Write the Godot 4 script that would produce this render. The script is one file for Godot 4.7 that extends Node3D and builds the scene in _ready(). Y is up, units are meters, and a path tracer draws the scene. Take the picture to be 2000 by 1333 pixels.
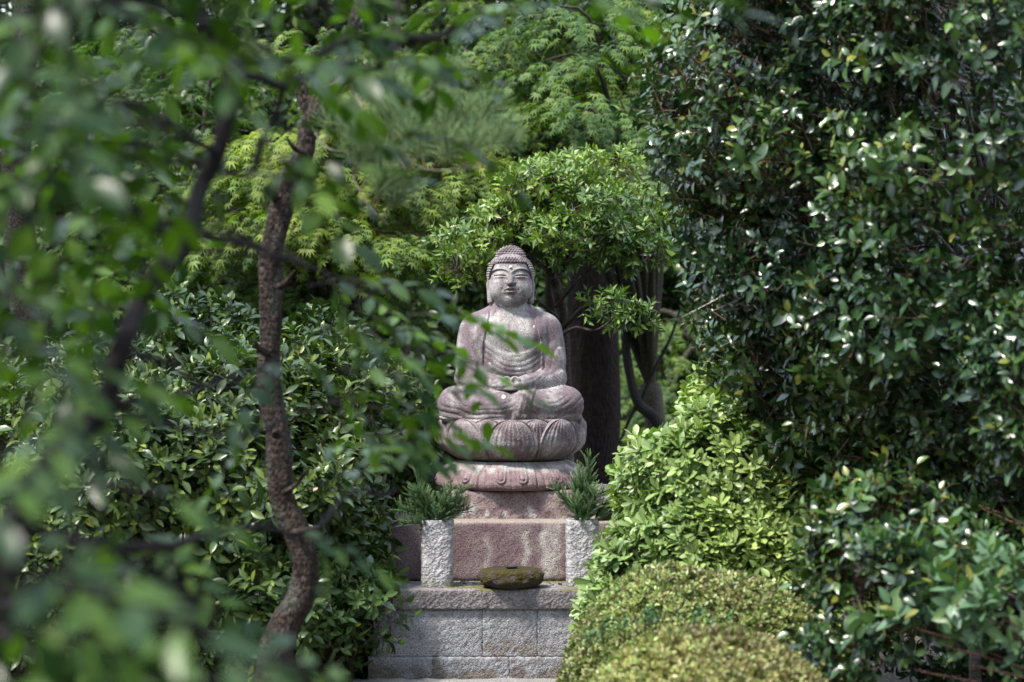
extends Node3D
# A stone Buddha on a tall pedestal in a temple garden, seen past the leaves of a nearer tree.

const EYE_H := 1.37
const FPX := 4722.0            # focal length in pixels of the 2000 px wide photograph

var rng := RandomNumberGenerator.new()
var nz := FastNoiseLite.new()
var taken := {}
var M := {}                    # materials
var clock := 0

# ---------------------------------------------------------------- mesh builder
class MB:
	var v := PackedVector3Array()
	var c := PackedColorArray()
	var ix := PackedInt32Array()
	var col := Color.WHITE
	func add(p: Vector3) -> int:
		v.append(p)
		c.append(col)
		return v.size() - 1
	# a, b, c run counter-clockwise seen from outside
	func tri(a: int, b: int, d: int) -> void:
		ix.append(a); ix.append(d); ix.append(b)
	func quad(a: int, b: int, d: int, e: int) -> void:
		ix.append(a); ix.append(d); ix.append(b)
		ix.append(a); ix.append(e); ix.append(d)
	func commit(weld := false) -> ArrayMesh:
		var n := PackedVector3Array()
		n.resize(v.size())
		for k in range(0, ix.size(), 3):
			var a := v[ix[k]]
			var f := (v[ix[k + 2]] - a).cross(v[ix[k + 1]] - a)
			n[ix[k]] += f
			n[ix[k + 1]] += f
			n[ix[k + 2]] += f
		if weld:
			var sum := {}
			for k in v.size():
				var key := Vector3i((v[k] * 20000.0).round())
				sum[key] = sum.get(key, Vector3.ZERO) + n[k]
			for k in v.size():
				n[k] = sum[Vector3i((v[k] * 20000.0).round())]
		for k in n.size():
			n[k] = n[k].normalized() if n[k].length_squared() > 1e-20 else Vector3.UP
		var arr := []
		arr.resize(Mesh.ARRAY_MAX)
		arr[Mesh.ARRAY_VERTEX] = v
		arr[Mesh.ARRAY_NORMAL] = n
		arr[Mesh.ARRAY_COLOR] = c
		arr[Mesh.ARRAY_INDEX] = ix
		var m := ArrayMesh.new()
		m.add_surface_from_arrays(Mesh.PRIMITIVE_TRIANGLES, arr)
		return m
	func merge(o: MB, t: Transform3D, tint := Color.WHITE) -> void:
		var base := v.size()
		for k in o.v.size():
			v.append(t * o.v[k])
			c.append(o.c[k] * tint)
		for k in o.ix.size():
			ix.append(o.ix[k] + base)

class Sprig:
	var mesh: ArrayMesh
	var leaves: Array[Transform3D] = []
	var kinds := PackedInt32Array()

# ---------------------------------------------------------------- scene helpers
func at(px: float, py: float, d: float) -> Vector3:
	return Vector3((px - 1000.0) / FPX * d, EYE_H - (py - 666.5) / FPX * d, -d)

func named(called: String) -> String:
	var k: int = taken.get(called, 0)
	taken[called] = k + 1
	return called if k == 0 else "%s_%03d" % [called, k]

func thing(called: String, label: String, category: String, where := Vector3.ZERO, group := "") -> Node3D:
	var o := Node3D.new()
	o.name = named(called)
	o.position = where
	o.set_meta("label", label)
	o.set_meta("category", category)
	if group:
		o.set_meta("group", group)
	add_child(o)
	return o

var counts := {}
func numbered(called: String, parent: Node) -> String:
	var key := "%d/%s" % [parent.get_instance_id(), called]
	var k: int = counts.get(key, 0)
	counts[key] = k + 1
	return called if k == 0 else "%s_%03d" % [called, k]

func part(called: String, mesh: Mesh, mat: Material, parent: Node3D, xf := Transform3D.IDENTITY, label := "") -> MeshInstance3D:
	var o := MeshInstance3D.new()
	o.name = numbered(called, parent)
	o.mesh = mesh
	o.material_override = mat
	o.transform = xf
	if label:
		o.set_meta("label", label)
	parent.add_child(o)
	return o

func structure(called: String, mesh: Mesh, mat: Material) -> MeshInstance3D:
	var o := MeshInstance3D.new()
	o.name = named(called)
	o.mesh = mesh
	o.material_override = mat
	o.set_meta("kind", "structure")
	add_child(o)
	return o

func many(called: String, mesh: Mesh, mat: Material, where: Array[Transform3D], tints: PackedColorArray, parent: Node3D) -> void:
	if where.is_empty():
		return
	var m := MultiMesh.new()
	m.transform_format = MultiMesh.TRANSFORM_3D
	m.use_colors = true
	m.mesh = mesh
	m.instance_count = where.size()
	for k in where.size():
		m.set_instance_transform(k, where[k])
		m.set_instance_color(k, tints[k])
	var o := MultiMeshInstance3D.new()
	o.name = numbered(called, parent)
	o.multimesh = m
	o.material_override = mat
	o.set_meta("kind", "stuff")
	parent.add_child(o)

func lap(what: String) -> void:
	var now := Time.get_ticks_msec()
	print(what, " ", now - clock, " ms")
	clock = now

func frame(dir: Vector3, up: Vector3) -> Basis:   # z along dir, y near up
	var z := dir.normalized()
	var x := up.cross(z)
	if x.length_squared() < 1e-6:
		x = Vector3.RIGHT.cross(z)
	x = x.normalized()
	return Basis(x, z.cross(x), z)

func rv() -> Vector3:
	while true:
		var p := Vector3(rng.randf_range(-1, 1), rng.randf_range(-1, 1), rng.randf_range(-1, 1))
		if p.length_squared() < 1.0 and p.length_squared() > 0.01:
			return p.normalized()
	return Vector3.UP

func seen(p: Vector3, margin := 0.0) -> bool:
	if p.z > -0.5:
		return false
	var px := 1000.0 + p.x / -p.z * FPX
	var py := 666.5 - (p.y - EYE_H) / -p.z * FPX
	return px > -margin and px < 2000.0 + margin and py > -margin and py < 1333.0 + margin

# ---------------------------------------------------------------- textures and materials
func noise_tex(kind: int, freq: float, octaves: int, ramp: Gradient, size := 512, sd := 1, cell := 0) -> ImageTexture:
	var f := FastNoiseLite.new()
	f.noise_type = kind as FastNoiseLite.NoiseType
	f.frequency = freq
	f.seed = sd
	f.fractal_octaves = octaves
	f.fractal_type = FastNoiseLite.FRACTAL_FBM if octaves > 1 else FastNoiseLite.FRACTAL_NONE
	f.cellular_return_type = cell as FastNoiseLite.CellularReturnType
	var im := f.get_seamless_image(size, size)
	im.convert(Image.FORMAT_L8)
	if ramp == null:
		return ImageTexture.create_from_image(im)
	var lut := PackedByteArray()
	for k in 256:
		var q := ramp.sample(k / 255.0)
		lut.append(int(clampf(q.r, 0, 1) * 255.0)); lut.append(int(clampf(q.g, 0, 1) * 255.0)); lut.append(int(clampf(q.b, 0, 1) * 255.0))
	var src := im.get_data()
	var dst := PackedByteArray()
	dst.resize(src.size() * 3)
	for k in src.size():
		var b := src[k] * 3
		dst[k * 3] = lut[b]; dst[k * 3 + 1] = lut[b + 1]; dst[k * 3 + 2] = lut[b + 2]
	return ImageTexture.create_from_image(Image.create_from_data(size, size, false, Image.FORMAT_RGB8, dst))

func ramp(stops: Array) -> Gradient:
	var g := Gradient.new()
	var offs := PackedFloat32Array()
	var cols := PackedColorArray()
	for s in stops:
		offs.append(s[0])
		cols.append(s[1])
	g.offsets = offs
	g.colors = cols
	return g

func grey(x: float) -> Color:
	return Color(x, x, x)

func lin(r: float, g: float, b: float) -> Color:   # a real-world base colour, for albedo_color
	return Color(r, g, b).linear_to_srgb()

func surf(albedo: Texture2D, scale: float, height: Texture2D, hscale: float, depth: float, rough := 0.9, color := Color.WHITE) -> StandardMaterial3D:
	var m := StandardMaterial3D.new()
	m.albedo_color = color
	m.vertex_color_use_as_albedo = true
	m.roughness = rough
	m.metallic_specular = 0.35
	m.uv1_triplanar = true
	m.uv1_scale = Vector3.ONE * scale
	m.albedo_texture = albedo
	if height:
		m.heightmap_enabled = true
		m.heightmap_texture = height
		m.heightmap_scale = depth
	return m

func leaf_mat(rough: float, spec: float, back: Color) -> StandardMaterial3D:
	var m := StandardMaterial3D.new()
	m.vertex_color_use_as_albedo = true
	m.roughness = rough
	m.metallic_specular = spec
	m.backlight_enabled = true
	m.backlight = back
	return m

func make_materials() -> void:
	var S := FastNoiseLite.TYPE_SIMPLEX_SMOOTH
	var V := FastNoiseLite.TYPE_VALUE_CUBIC
	var C := FastNoiseLite.TYPE_CELLULAR
	var grain := noise_tex(V, 0.16, 2, ramp([[0.0, grey(0.42)], [0.3, grey(0.62)], [0.45, grey(0.88)], [0.6, grey(0.97)], [0.75, grey(1.0)], [1.0, grey(1.0)]]), 512, 3)
	var coarse := noise_tex(V, 0.10, 3, ramp([[0.0, grey(0.45)], [0.3, grey(0.68)], [0.42, grey(0.88)], [0.6, grey(0.97)], [1.0, grey(1.0)]]), 512, 5)
	var pits := noise_tex(V, 0.11, 3, null, 512, 7)
	var chisel := noise_tex(C, 0.045, 3, null, 512, 9, FastNoiseLite.RETURN_DISTANCE)
	M.statue = surf(grain, 4.5, pits, 0, 0.16)
	M.statue_rough = surf(coarse, 4.0, pits, 0, 0.35)
	M.granite = surf(coarse, 4.0, chisel, 0, 0.6)
	M.granite_wall = surf(coarse, 5.0, pits, 0, 0.9)
	var barkh := noise_tex(C, 0.03, 3, null, 512, 13, FastNoiseLite.RETURN_DISTANCE2_SUB)
	var barkc := noise_tex(S, 0.02, 4, ramp([[0.0, grey(0.35)], [0.4, grey(0.75)], [0.7, grey(1.0)], [1.0, grey(1.0)]]), 512, 15)
	M.pine_bark = surf(barkc, 5.0, barkh, 0, 3.5)
	M.pine_bark.uv1_scale = Vector3(7, 2.6, 7)
	M.cedar_bark = surf(barkc, 2.0, barkh, 0, 4.0)
	M.cedar_bark.uv1_scale = Vector3(4.5, 0.8, 4.5)
	M.bark = surf(barkc, 6.0, barkh, 0, 0.8)
	M.soil = surf(noise_tex(S, 0.03, 5, ramp([[0.0, grey(0.4)], [0.5, grey(0.85)], [1.0, grey(1.0)]]), 512, 21), 1.2, pits, 0, 1.5, 0.95)
	M.wood = surf(noise_tex(S, 0.03, 4, ramp([[0.0, grey(0.55)], [0.5, grey(0.9)], [1.0, grey(1.0)]]), 256, 25), 3.0, null, 0, 0, 0.8)
	M.wood.uv1_scale = Vector3(2.0, 20.0, 20.0)
	M.moss = surf(noise_tex(V, 0.09, 3, ramp([[0.0, grey(0.35)], [0.45, grey(0.8)], [1.0, grey(1.0)]]), 512, 31), 6.0, pits, 0, 1.2, 0.95)
	M.plain = surf(null, 1.0, null, 0, 0, 0.6)
	M.camellia = leaf_mat(0.29, 0.56, Color(0.42, 0.52, 0.22))
	M.glossy = leaf_mat(0.33, 0.42, Color(0.5, 0.6, 0.24))
	M.lime = leaf_mat(0.42, 0.5, Color(0.62, 0.72, 0.3))
	M.maple = leaf_mat(0.55, 0.4, Color(0.85, 0.95, 0.38))
	M.small = leaf_mat(0.42, 0.45, Color(0.5, 0.55, 0.3))
	M.needle = leaf_mat(0.5, 0.4, Color(0.3, 0.4, 0.2))
	M.near = leaf_mat(0.32, 0.38, Color(0.8, 0.92, 0.2))

# ---------------------------------------------------------------- leaves and sprigs
# a leaf from the origin along +z, its upper face towards +y
func leaf(len_: float, wid: float, prof: Array, fold: float, droop: float, col: Color, curl := 0.0) -> MB:
	var b := MB.new()
	var base_c := col.darkened(0.0)
	var rib := Color(col.r * 1.25 + 0.01, col.g * 1.2 + 0.012, col.b * 1.25 + 0.005)
	b.col = rib
	var first := b.add(Vector3.ZERO)
	var rows := []
	for k in prof.size():
		var t: float = prof[k][0]
		var w: float = prof[k][1] * wid * 0.5
		var y := -droop * len_ * t * t
		var r := []
		b.col = base_c
		r.append(b.add(Vector3(-w, y + fold * w + curl * w * (1.0 if k % 2 == 0 else -1.0), t * len_)))
		b.col = rib
		r.append(b.add(Vector3(0, y, t * len_)))
		b.col = base_c
		r.append(b.add(Vector3(w, y + fold * w - curl * w * (1.0 if k % 2 == 0 else -1.0), t * len_)))
		rows.append(r)
	b.col = base_c
	var last := b.add(Vector3(0, -droop * len_, len_))
	# seen from above (+y): x to the right, z up is clockwise, so the order is turned
	b.tri(first, rows[0][1], rows[0][2])
	b.tri(first, rows[0][0], rows[0][1])
	for k in rows.size() - 1:
		var p: Array = rows[k]
		var q: Array = rows[k + 1]
		b.quad(p[0], q[0], q[1], p[1])
		b.quad(p[1], q[1], q[2], p[2])
	var e: Array = rows[-1]
	b.tri(e[0], last, e[1])
	b.tri(e[1], last, e[2])
	return b

const OVAL := [[0.12, 0.5], [0.38, 1.0], [0.65, 0.86], [0.87, 0.42]]
const ELLIPT := [[0.15, 0.42], [0.42, 0.96], [0.66, 0.88], [0.88, 0.38]]
const OBOVATE := [[0.2, 0.34], [0.5, 0.86], [0.72, 1.0], [0.92, 0.5]]
const LANCE := [[0.12, 0.45], [0.35, 1.0], [0.62, 0.75], [0.85, 0.32]]

func maple_leaf(size: float, droop: float, col: Color) -> MB:
	var b := MB.new()
	b.col = col
	var lobes := [[-118.0, 0.42], [-74.0, 0.78], [-36.0, 0.96], [0.0, 1.0], [36.0, 0.96], [74.0, 0.78], [118.0, 0.42]]
	var o := b.add(Vector3(0, 0, 0.0))
	var pts := []
	for k in lobes.size():
		var a: float = deg_to_rad(lobes[k][0])
		var r: float = lobes[k][1] * size
		if k > 0:
			var a0: float = deg_to_rad((lobes[k][0] + lobes[k - 1][0]) * 0.5)
			var r0 := size * 0.36
			pts.append(b.add(Vector3(sin(a0) * r0, -droop * r0 * r0 / size, cos(a0) * r0)))
		pts.append(b.add(Vector3(sin(a) * r, -droop * r * r / size, cos(a) * r)))
	for k in pts.size() - 1:
		b.tri(o, pts[k], pts[k + 1])
	return b

# a twig along +y with leaves set round it
func sprig(leafs: Array, n: int, length: float, elev0: float, elev1: float, scatter: float, whorl := 0.0, twig_col := Color(0.05, 0.03, 0.018), twig_r := 0.0016) -> Sprig:
	var s := Sprig.new()
	var b := MB.new()
	b.col = twig_col
	stick(b, Vector3(0, -length * 0.8, 0), Vector3(0, length, 0), twig_r * 1.5, twig_r * 0.7, 3)
	var a := rng.randf() * TAU
	for k in n:
		var t := (k + 0.6) / n
		var h := lerpf(t, lerpf(0.78, 1.0, t), whorl) * length
		a += 2.4 + rng.randf_range(-0.35, 0.35)
		var e := lerpf(elev0, elev1, t) + rng.randf_range(-scatter, scatter)
		var rad := Vector3(cos(a), 0, sin(a))
		var dir := rad * cos(e) + Vector3.UP * sin(e)
		var nrm := -rad * sin(e) + Vector3.UP * cos(e)
		var bas := frame(dir, nrm).rotated(dir, rng.randf_range(-0.4, 0.4))
		bas = bas.scaled(Vector3.ONE * rng.randf_range(0.75, 1.1) * (1.0 if t < 0.85 else 0.72))
		var x := Transform3D(bas, Vector3(0, h, 0) + rad * twig_r)
		var kind := rng.randi() % leafs.size()
		b.merge(leafs[kind], x)
		s.leaves.append(x)
		s.kinds.append(kind)
	s.mesh = b.commit()
	return s

# a flat spray along +z, leaves to both sides
func spray(leafs: Array, n: int, length: float, spread: float, droop: float, twig_col := Color(0.06, 0.045, 0.02), alternate := false, twig_r := 0.0014) -> Sprig:
	var s := Sprig.new()
	var b := MB.new()
	b.col = twig_col
	var bend := func(t: float) -> Vector3: return Vector3(0, -droop * length * t * t, length * t)
	var prev := Vector3.ZERO
	for k in 4:
		var q: Vector3 = bend.call((k + 1) / 4.0)
		stick(b, prev, q, twig_r * (1.2 - 0.22 * k), twig_r * (1.0 - 0.22 * k), 3)
		prev = q
	for k in n:
		var t := 0.12 + 0.88 * (k + 0.5) / n
		var side := 1.0 if k % 2 == 0 else -1.0
		if not alternate:
			t = 0.12 + 0.88 * float(k / 2 * 2 + 1) / n
		var p: Vector3 = bend.call(t)
		var a := side * (0.95 - 0.75 * pow(t, 2.0) * (0.6 if alternate else 1.0)) + rng.randf_range(-0.25, 0.25)
		var dir := Vector3(sin(a), rng.randf_range(-0.35, 0.12) - droop * t, cos(a)).normalized()
		var bas := frame(dir, Vector3.UP).rotated(dir, rng.randf_range(-0.45, 0.45))
		bas = bas.scaled(Vector3.ONE * rng.randf_range(0.72, 1.12))
		var x := Transform3D(bas, p + dir * spread * (1.0 - 0.5 * t))
		var kind := rng.randi() % leafs.size()
		b.merge(leafs[kind], x)
		if spread > 0.004:
			b.col = twig_col
			stick(b, p, x.origin, 0.0007, 0.0005, 3)
		s.leaves.append(x)
		s.kinds.append(kind)
	s.mesh = b.commit()
	return s

func stick(b: MB, p: Vector3, q: Vector3, r0: float, r1: float, sides := 5) -> void:
	var f := frame(q - p, Vector3(0.31, 0.9, 0.2))
	var k0 := b.v.size()
	for j in sides:
		var a := TAU * j / sides
		var o := f.x * cos(a) + f.y * sin(a)
		b.add(p + o * r0)
		b.add(q + o * r1)
	for j in sides:
		var n := (j + 1) % sides
		b.quad(k0 + j * 2, k0 + n * 2, k0 + n * 2 + 1, k0 + j * 2 + 1)

# a bent tube; pts: Array of Vector3, rad: Array of float
func tube(b: MB, pts: Array, rad: Array, sides := 10, sub := 4, rough := 0.0, sd := 0.0, close := true) -> void:
	var P: Array[Vector3] = []
	var R: Array[float] = []
	for k in pts.size() - 1:
		var p0: Vector3 = pts[maxi(k - 1, 0)]
		var p1: Vector3 = pts[k]
		var p2: Vector3 = pts[k + 1]
		var p3: Vector3 = pts[mini(k + 2, pts.size() - 1)]
		for j in sub:
			var t := float(j) / sub
			P.append(p1.cubic_interpolate(p2, p0, p3, t))
			R.append(lerpf(rad[k], rad[k + 1], t))
	P.append(pts[-1])
	R.append(rad[-1])
	var f := frame(P[1] - P[0], Vector3(0.3, 0.2, 0.9))
	var k0 := b.v.size()
	var along := 0.0
	var own := b.col
	for k in P.size():
		var dir := P[mini(k + 1, P.size() - 1)] - P[maxi(k - 1, 0)]
		f = frame(dir, f.y)
		if k > 0:
			along += P[k].distance_to(P[k - 1])
		for j in sides:
			var a := TAU * j / sides
			var r := R[k]
			if rough > 0.0:
				r *= 1.0 + rough * (nz.get_noise_3d(cos(a) * 60.0 + sd * 31.0, sin(a) * 60.0, along * 600.0) + 0.6 * nz.get_noise_3d(cos(a) * 190.0 + sd * 31.0, sin(a) * 190.0, along * 2100.0))
			if rough > 0.1:
				var q := P[k] + (f.x * cos(a) + f.y * sin(a)) * r
				var l := smoothstep(0.2, 0.55, nz.get_noise_3d(q.x * 900.0, q.y * 700.0, q.z * 900.0))
				b.col = (own * (1.0 + 0.55 * nz.get_noise_3d(q.x * 2600.0, q.y * 1500.0, q.z * 2600.0))).lerp(Color(0.16, 0.165, 0.13), l * 0.55)
			b.add(P[k] + (f.x * cos(a) + f.y * sin(a)) * r)
	b.col = own
	for k in P.size() - 1:
		for j in sides:
			var n := (j + 1) % sides
			b.quad(k0 + k * sides + j, k0 + k * sides + n, k0 + (k + 1) * sides + n, k0 + (k + 1) * sides + j)
	if close:
		var top := b.add(P[-1] + (P[-1] - P[-2]).normalized() * R[-1] * 0.4)
		for j in sides:
			b.tri(k0 + (P.size() - 1) * sides + j, k0 + (P.size() - 1) * sides + (j + 1) % sides, top)

# a block with rounded, uneven edges; corners are given by its size, centre at the origin
func block(size: Vector3, r: float, step: float, amp: float, freq: float, sd: float, color: Callable, taper := 0.0) -> ArrayMesh:
	var b := MB.new()
	var h := size * 0.5
	var inner := h - Vector3.ONE * r
	for axis in 3:
		for sg in [-1.0, 1.0]:
			var u := (axis + 1) % 3
			var w := (axis + 2) % 3
			var nu := clampi(int(size[u] / step), 2, 160)
			var nw := clampi(int(size[w] / step), 2, 160)
			var k0 := b.v.size()
			for i in nu + 1:
				for j in nw + 1:
					var p := Vector3.ZERO
					p[axis] = sg * h[axis]
					p[u] = lerpf(-h[u], h[u], float(i) / nu)
					p[w] = lerpf(-h[w], h[w], float(j) / nw)
					var c := p.clamp(-inner, inner)
					var o := (p - c).normalized() if (p - c).length() > 1e-6 else Vector3.ZERO
					var q := c + o * r
					if taper != 0.0:
						var s := 1.0 - taper * (q.y / size.y + 0.5)
						q.x *= s
						q.z *= s
					if amp > 0.0:
						q += o * amp * (nz.get_noise_3d(q.x * freq + sd, q.y * freq, q.z * freq) + 0.5 * nz.get_noise_3d(q.x * freq * 2.7 + sd, q.y * freq * 2.7, q.z * freq * 2.7 + 9.0))
					b.col = color.call(q)
					b.add(q)
			for i in nu:
				for j in nw:
					var a := k0 + i * (nw + 1) + j
					if sg > 0:
						b.quad(a, a + nw + 1, a + nw + 2, a + 1)
					else:
						b.quad(a, a + 1, a + nw + 2, a + nw + 1)
	return b.commit(true)

# a body turned about y; prof: Array of [radius, y]; wob(p, angle, t) -> radial offset
func lathe(b: MB, prof: Array, sides: int, wob: Callable, color: Callable, a0 := 0.0, a1 := TAU) -> void:
	var k0 := b.v.size()
	for k in prof.size():
		for j in sides + 1:
			var a := lerpf(a0, a1, float(j) / sides)
			var r: float = prof[k][0]
			var p := Vector3(sin(a) * r, prof[k][1], cos(a) * r)
			r += wob.call(p, a, float(k) / (prof.size() - 1))
			p = Vector3(sin(a) * r, prof[k][1], cos(a) * r)
			b.col = color.call(p)
			b.add(p)
	for k in prof.size() - 1:
		for j in sides:
			var q := k0 + k * (sides + 1) + j
			b.quad(q, q + 1, q + sides + 2, q + sides + 1)

# ---------------------------------------------------------------- surface nets
func nets(f: Callable, lo: Vector3, hi: Vector3, cell: float, color: Callable) -> ArrayMesh:
	var nx := int((hi.x - lo.x) / cell) + 2
	var ny := int((hi.y - lo.y) / cell) + 2
	var nzz := int((hi.z - lo.z) / cell) + 2
	const B := 6
	var bx := nx / B + 1
	var by := ny / B + 1
	var bz := nzz / B + 1
	nx = bx * B; ny = by * B; nzz = bz * B
	var sx := nx + 1
	var sy := ny + 1
	var val := PackedFloat32Array()
	val.resize(sx * sy * (nzz + 1))
	val.fill(INF)
	var idx := PackedInt32Array()
	idx.resize(sx * sy * (nzz + 1))
	idx.fill(-1)
	var off := PackedInt32Array()
	for k in 8:
		off.append((k & 1) + ((k >> 1) & 1) * sx + (k >> 2) * sx * sy)
	var b := MB.new()
	var reach := B * cell * 0.87 * 1.5
	var cells := PackedInt32Array()
	for bk in bz:
		for bj in by:
			for bi in bx:
				var mid := lo + Vector3(bi + 0.5, bj + 0.5, bk + 0.5) * B * cell
				if absf(f.call(mid)) > reach:
					continue
				for k in B:
					for j in B:
						for i in B:
							var gx := bi * B + i
							var gy := bj * B + j
							var gz := bk * B + k
							var g := gx + gy * sx + gz * sx * sy
							var inside := 0
							for q in 8:
								var n := g + off[q]
								if val[n] == INF:
									val[n] = f.call(lo + Vector3(gx + (q & 1), gy + ((q >> 1) & 1), gz + (q >> 2)) * cell)
								if val[n] < 0.0:
									inside |= 1 << q
							if inside == 0 or inside == 255:
								continue
							var sum := Vector3.ZERO
							var cnt := 0
							for q in 8:
								for ax in 3:
									if q & (1 << ax):
										continue
									var q2 := q | (1 << ax)
									if ((inside >> q) & 1) == ((inside >> q2) & 1):
										continue
									var va := val[g + off[q]]
									var t := va / (va - val[g + off[q2]])
									var p := Vector3(q & 1, (q >> 1) & 1, q >> 2)
									p[ax] += t
									sum += p
									cnt += 1
							var w := lo + (Vector3(gx, gy, gz) + sum / cnt) * cell
							b.col = color.call(w)
							idx[g] = b.add(w)
							cells.append(g)
	var step := [1, sx, sx * sy]
	for g in cells:
		for ax in 3:
			var u: int = step[(ax + 1) % 3]
			var w: int = step[(ax + 2) % 3]
			var va := val[g]
			var vb: float = val[g + step[ax]]
			if (va < 0.0) == (vb < 0.0) or g - u - w < 0:
				continue
			var c0 := idx[g]
			var c1 := idx[g - u]
			var c2 := idx[g - u - w]
			var c3 := idx[g - w]
			if c1 < 0 or c2 < 0 or c3 < 0:
				continue
			if va < 0.0:
				b.quad(c0, c1, c2, c3)
			else:
				b.quad(c0, c3, c2, c1)
	return b.commit()

func cap(p: Vector3, a: Vector3, b: Vector3, ra: float, rb: float) -> float:
	var ba := b - a
	var pa := p - a
	var t := clampf(pa.dot(ba) / ba.dot(ba), 0.0, 1.0)
	return (pa - ba * t).length() - lerpf(ra, rb, t)

func ell(p: Vector3, c: Vector3, r: Vector3) -> float:
	var q := p - c
	var k0 := (q / r).length()
	var k1 := (q / (r * r)).length()
	return k0 * (k0 - 1.0) / maxf(k1, 1e-6)

func smin(a: float, b: float, k: float) -> float:
	var h := maxf(k - absf(a - b), 0.0) / k
	return minf(a, b) - h * h * k * 0.25

func smax(a: float, b: float, k: float) -> float:
	return -smin(-a, -b, k)

func bump(x: float, w: float) -> float:
	return exp(-x * x / (w * w))

func groove(u: float) -> float:   # rounded pleats with sharp valleys, 0 on the crest and 1 in the valley
	var s := absf(sin(PI * u))
	return (1.0 - s) * (1.0 - s)

func body_sdf(p: Vector3) -> float:
	var q := Vector3(absf(p.x), p.y, p.z)
	var d := ell(p, Vector3(0, 0.26, -0.035), Vector3(0.175, 0.27, 0.125))
	d = smin(d, cap(q, Vector3(0.0, 0.43, -0.045), Vector3(0.13, 0.388, -0.045), 0.062, 0.074), 0.04)
	d = smin(d, ell(q, Vector3(0.06, 0.36, 0.03), Vector3(0.08, 0.06, 0.055)), 0.05)          # chest
	d = smin(d, cap(q, Vector3(0, 0.42, -0.02), Vector3(0, 0.52, -0.012), 0.075, 0.064), 0.03)   # neck
	var arm := cap(q, Vector3(0.152, 0.372, -0.045), Vector3(0.184, 0.178, 0.01), 0.069, 0.058)
	var fore := cap(q, Vector3(0.186, 0.166, 0.03), Vector3(0.05, 0.153, 0.182), 0.05, 0.03)
	arm = smin(arm, fore, 0.03)
	d = smin(d, arm, 0.016)
	# lap and crossed legs under the robe
	var legs := ell(p, Vector3(0, 0.055, 0.035), Vector3(0.285, 0.082, 0.2))
	legs = smin(legs, cap(q, Vector3(0.1, 0.058, -0.03), Vector3(0.236, 0.062, 0.06), 0.085, 0.07), 0.05)
	legs = smin(legs, cap(q, Vector3(0.232, 0.062, 0.075), Vector3(0.04, 0.058, 0.2), 0.068, 0.06), 0.05)
	legs = smax(legs, -p.y - 0.004, 0.012)
	# pleats on the lap: nested curves hanging from each knee
	var side := 1.0 if p.x > 0.02 else -1.0
	if p.z > 0.0 or q.x > 0.2:
		var cx := 0.175 if side > 0.0 else -0.1
		var sx := 1.35 if side > 0.0 else 2.1
		var u := Vector2((p.x - cx) / sx, p.y - (0.135 if side > 0.0 else 0.15)).length()
		var m := smoothstep(0.035, 0.055, u) * smoothstep(0.0, 0.025, absf(p.x - 0.055))
		legs += 0.0055 * m * groove(u / 0.021 + 0.35 * tone.get_noise_3d(p.x * 9.0, p.y * 9.0, 1.0)) * (0.55 + 0.45 * tone.get_noise_3d(p.x * 12.0, p.y * 12.0, 5.0)) * smoothstep(0.12, 0.085, p.y)
		# the flap of cloth that falls down the middle
		var fx := p.x - (0.052 + 0.25 * (p.y - 0.06))
		legs -= 0.007 * smoothstep(0.045 - 0.1 * (0.13 - p.y), 0.03 - 0.1 * (0.13 - p.y), absf(fx)) * smoothstep(0.0, 0.02, p.y)
		legs += 0.003 * groove(fx / 0.021) * smoothstep(0.05, 0.03, absf(fx))
	legs -= 0.010 * smoothstep(0.03, 0.0, p.y)                     # hem spread on the seat
	d = smin(d, legs, 0.012)
	# robe folds
	if p.z > -0.03 and p.y > 0.13:
		var torso_w := smoothstep(0.155, 0.115, absf(p.x - 0.01))
		var uy := p.y - 3.6 * (p.x - 0.015) * (p.x - 0.015)
		var bm := torso_w * smoothstep(0.155, 0.175, p.y) * smoothstep(0.29, 0.262, uy)
		d += 0.004 * bm * groove(uy / 0.023 + 0.2 + 0.3 * tone.get_noise_3d(p.x * 7.0, p.y * 7.0, 2.0)) * (0.75 + 0.5 * tone.get_noise_3d(p.x * 10.0, p.y * 16.0, 7.0))
		d -= 0.007 * torso_w * smoothstep(0.288, 0.272, uy) * smoothstep(0.14, 0.2, p.y)
		# robe edges running down from both shoulders
		var ex := 0.092 + 0.10 * smoothstep(0.46, 0.3, p.y) * 0.25 + (0.012 if p.x > 0 else 0.0)
		d -= 0.009 * smoothstep(ex, ex + 0.005, q.x) * smoothstep(0.2, 0.26, p.y) * smoothstep(0.5, 0.44, p.y)
	# long folds down the sleeves
	if q.x > 0.12 and p.y > 0.1:
		var uu := (q.x - 0.12) * 0.8 + (p.z + 0.04) * 0.75 + 0.12 * (p.y - 0.3) * (p.y - 0.3) / 0.04 * 0.1
		var am := smoothstep(0.125, 0.15, q.x) * smoothstep(0.42, 0.34, p.y) * smoothstep(0.17, 0.22, p.y)
		d += 0.0045 * am * groove(uu / 0.026 + (0.3 if p.x > 0 else 0.7))
		# creases that gather in the elbow
		var el := Vector2(q.x - 0.2, p.y - 0.14)
		d += 0.004 * smoothstep(0.09, 0.04, el.length()) * groove((p.y + 0.7 * (q.x - 0.2) - 0.3 * p.z) / 0.016)
	return d

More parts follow.
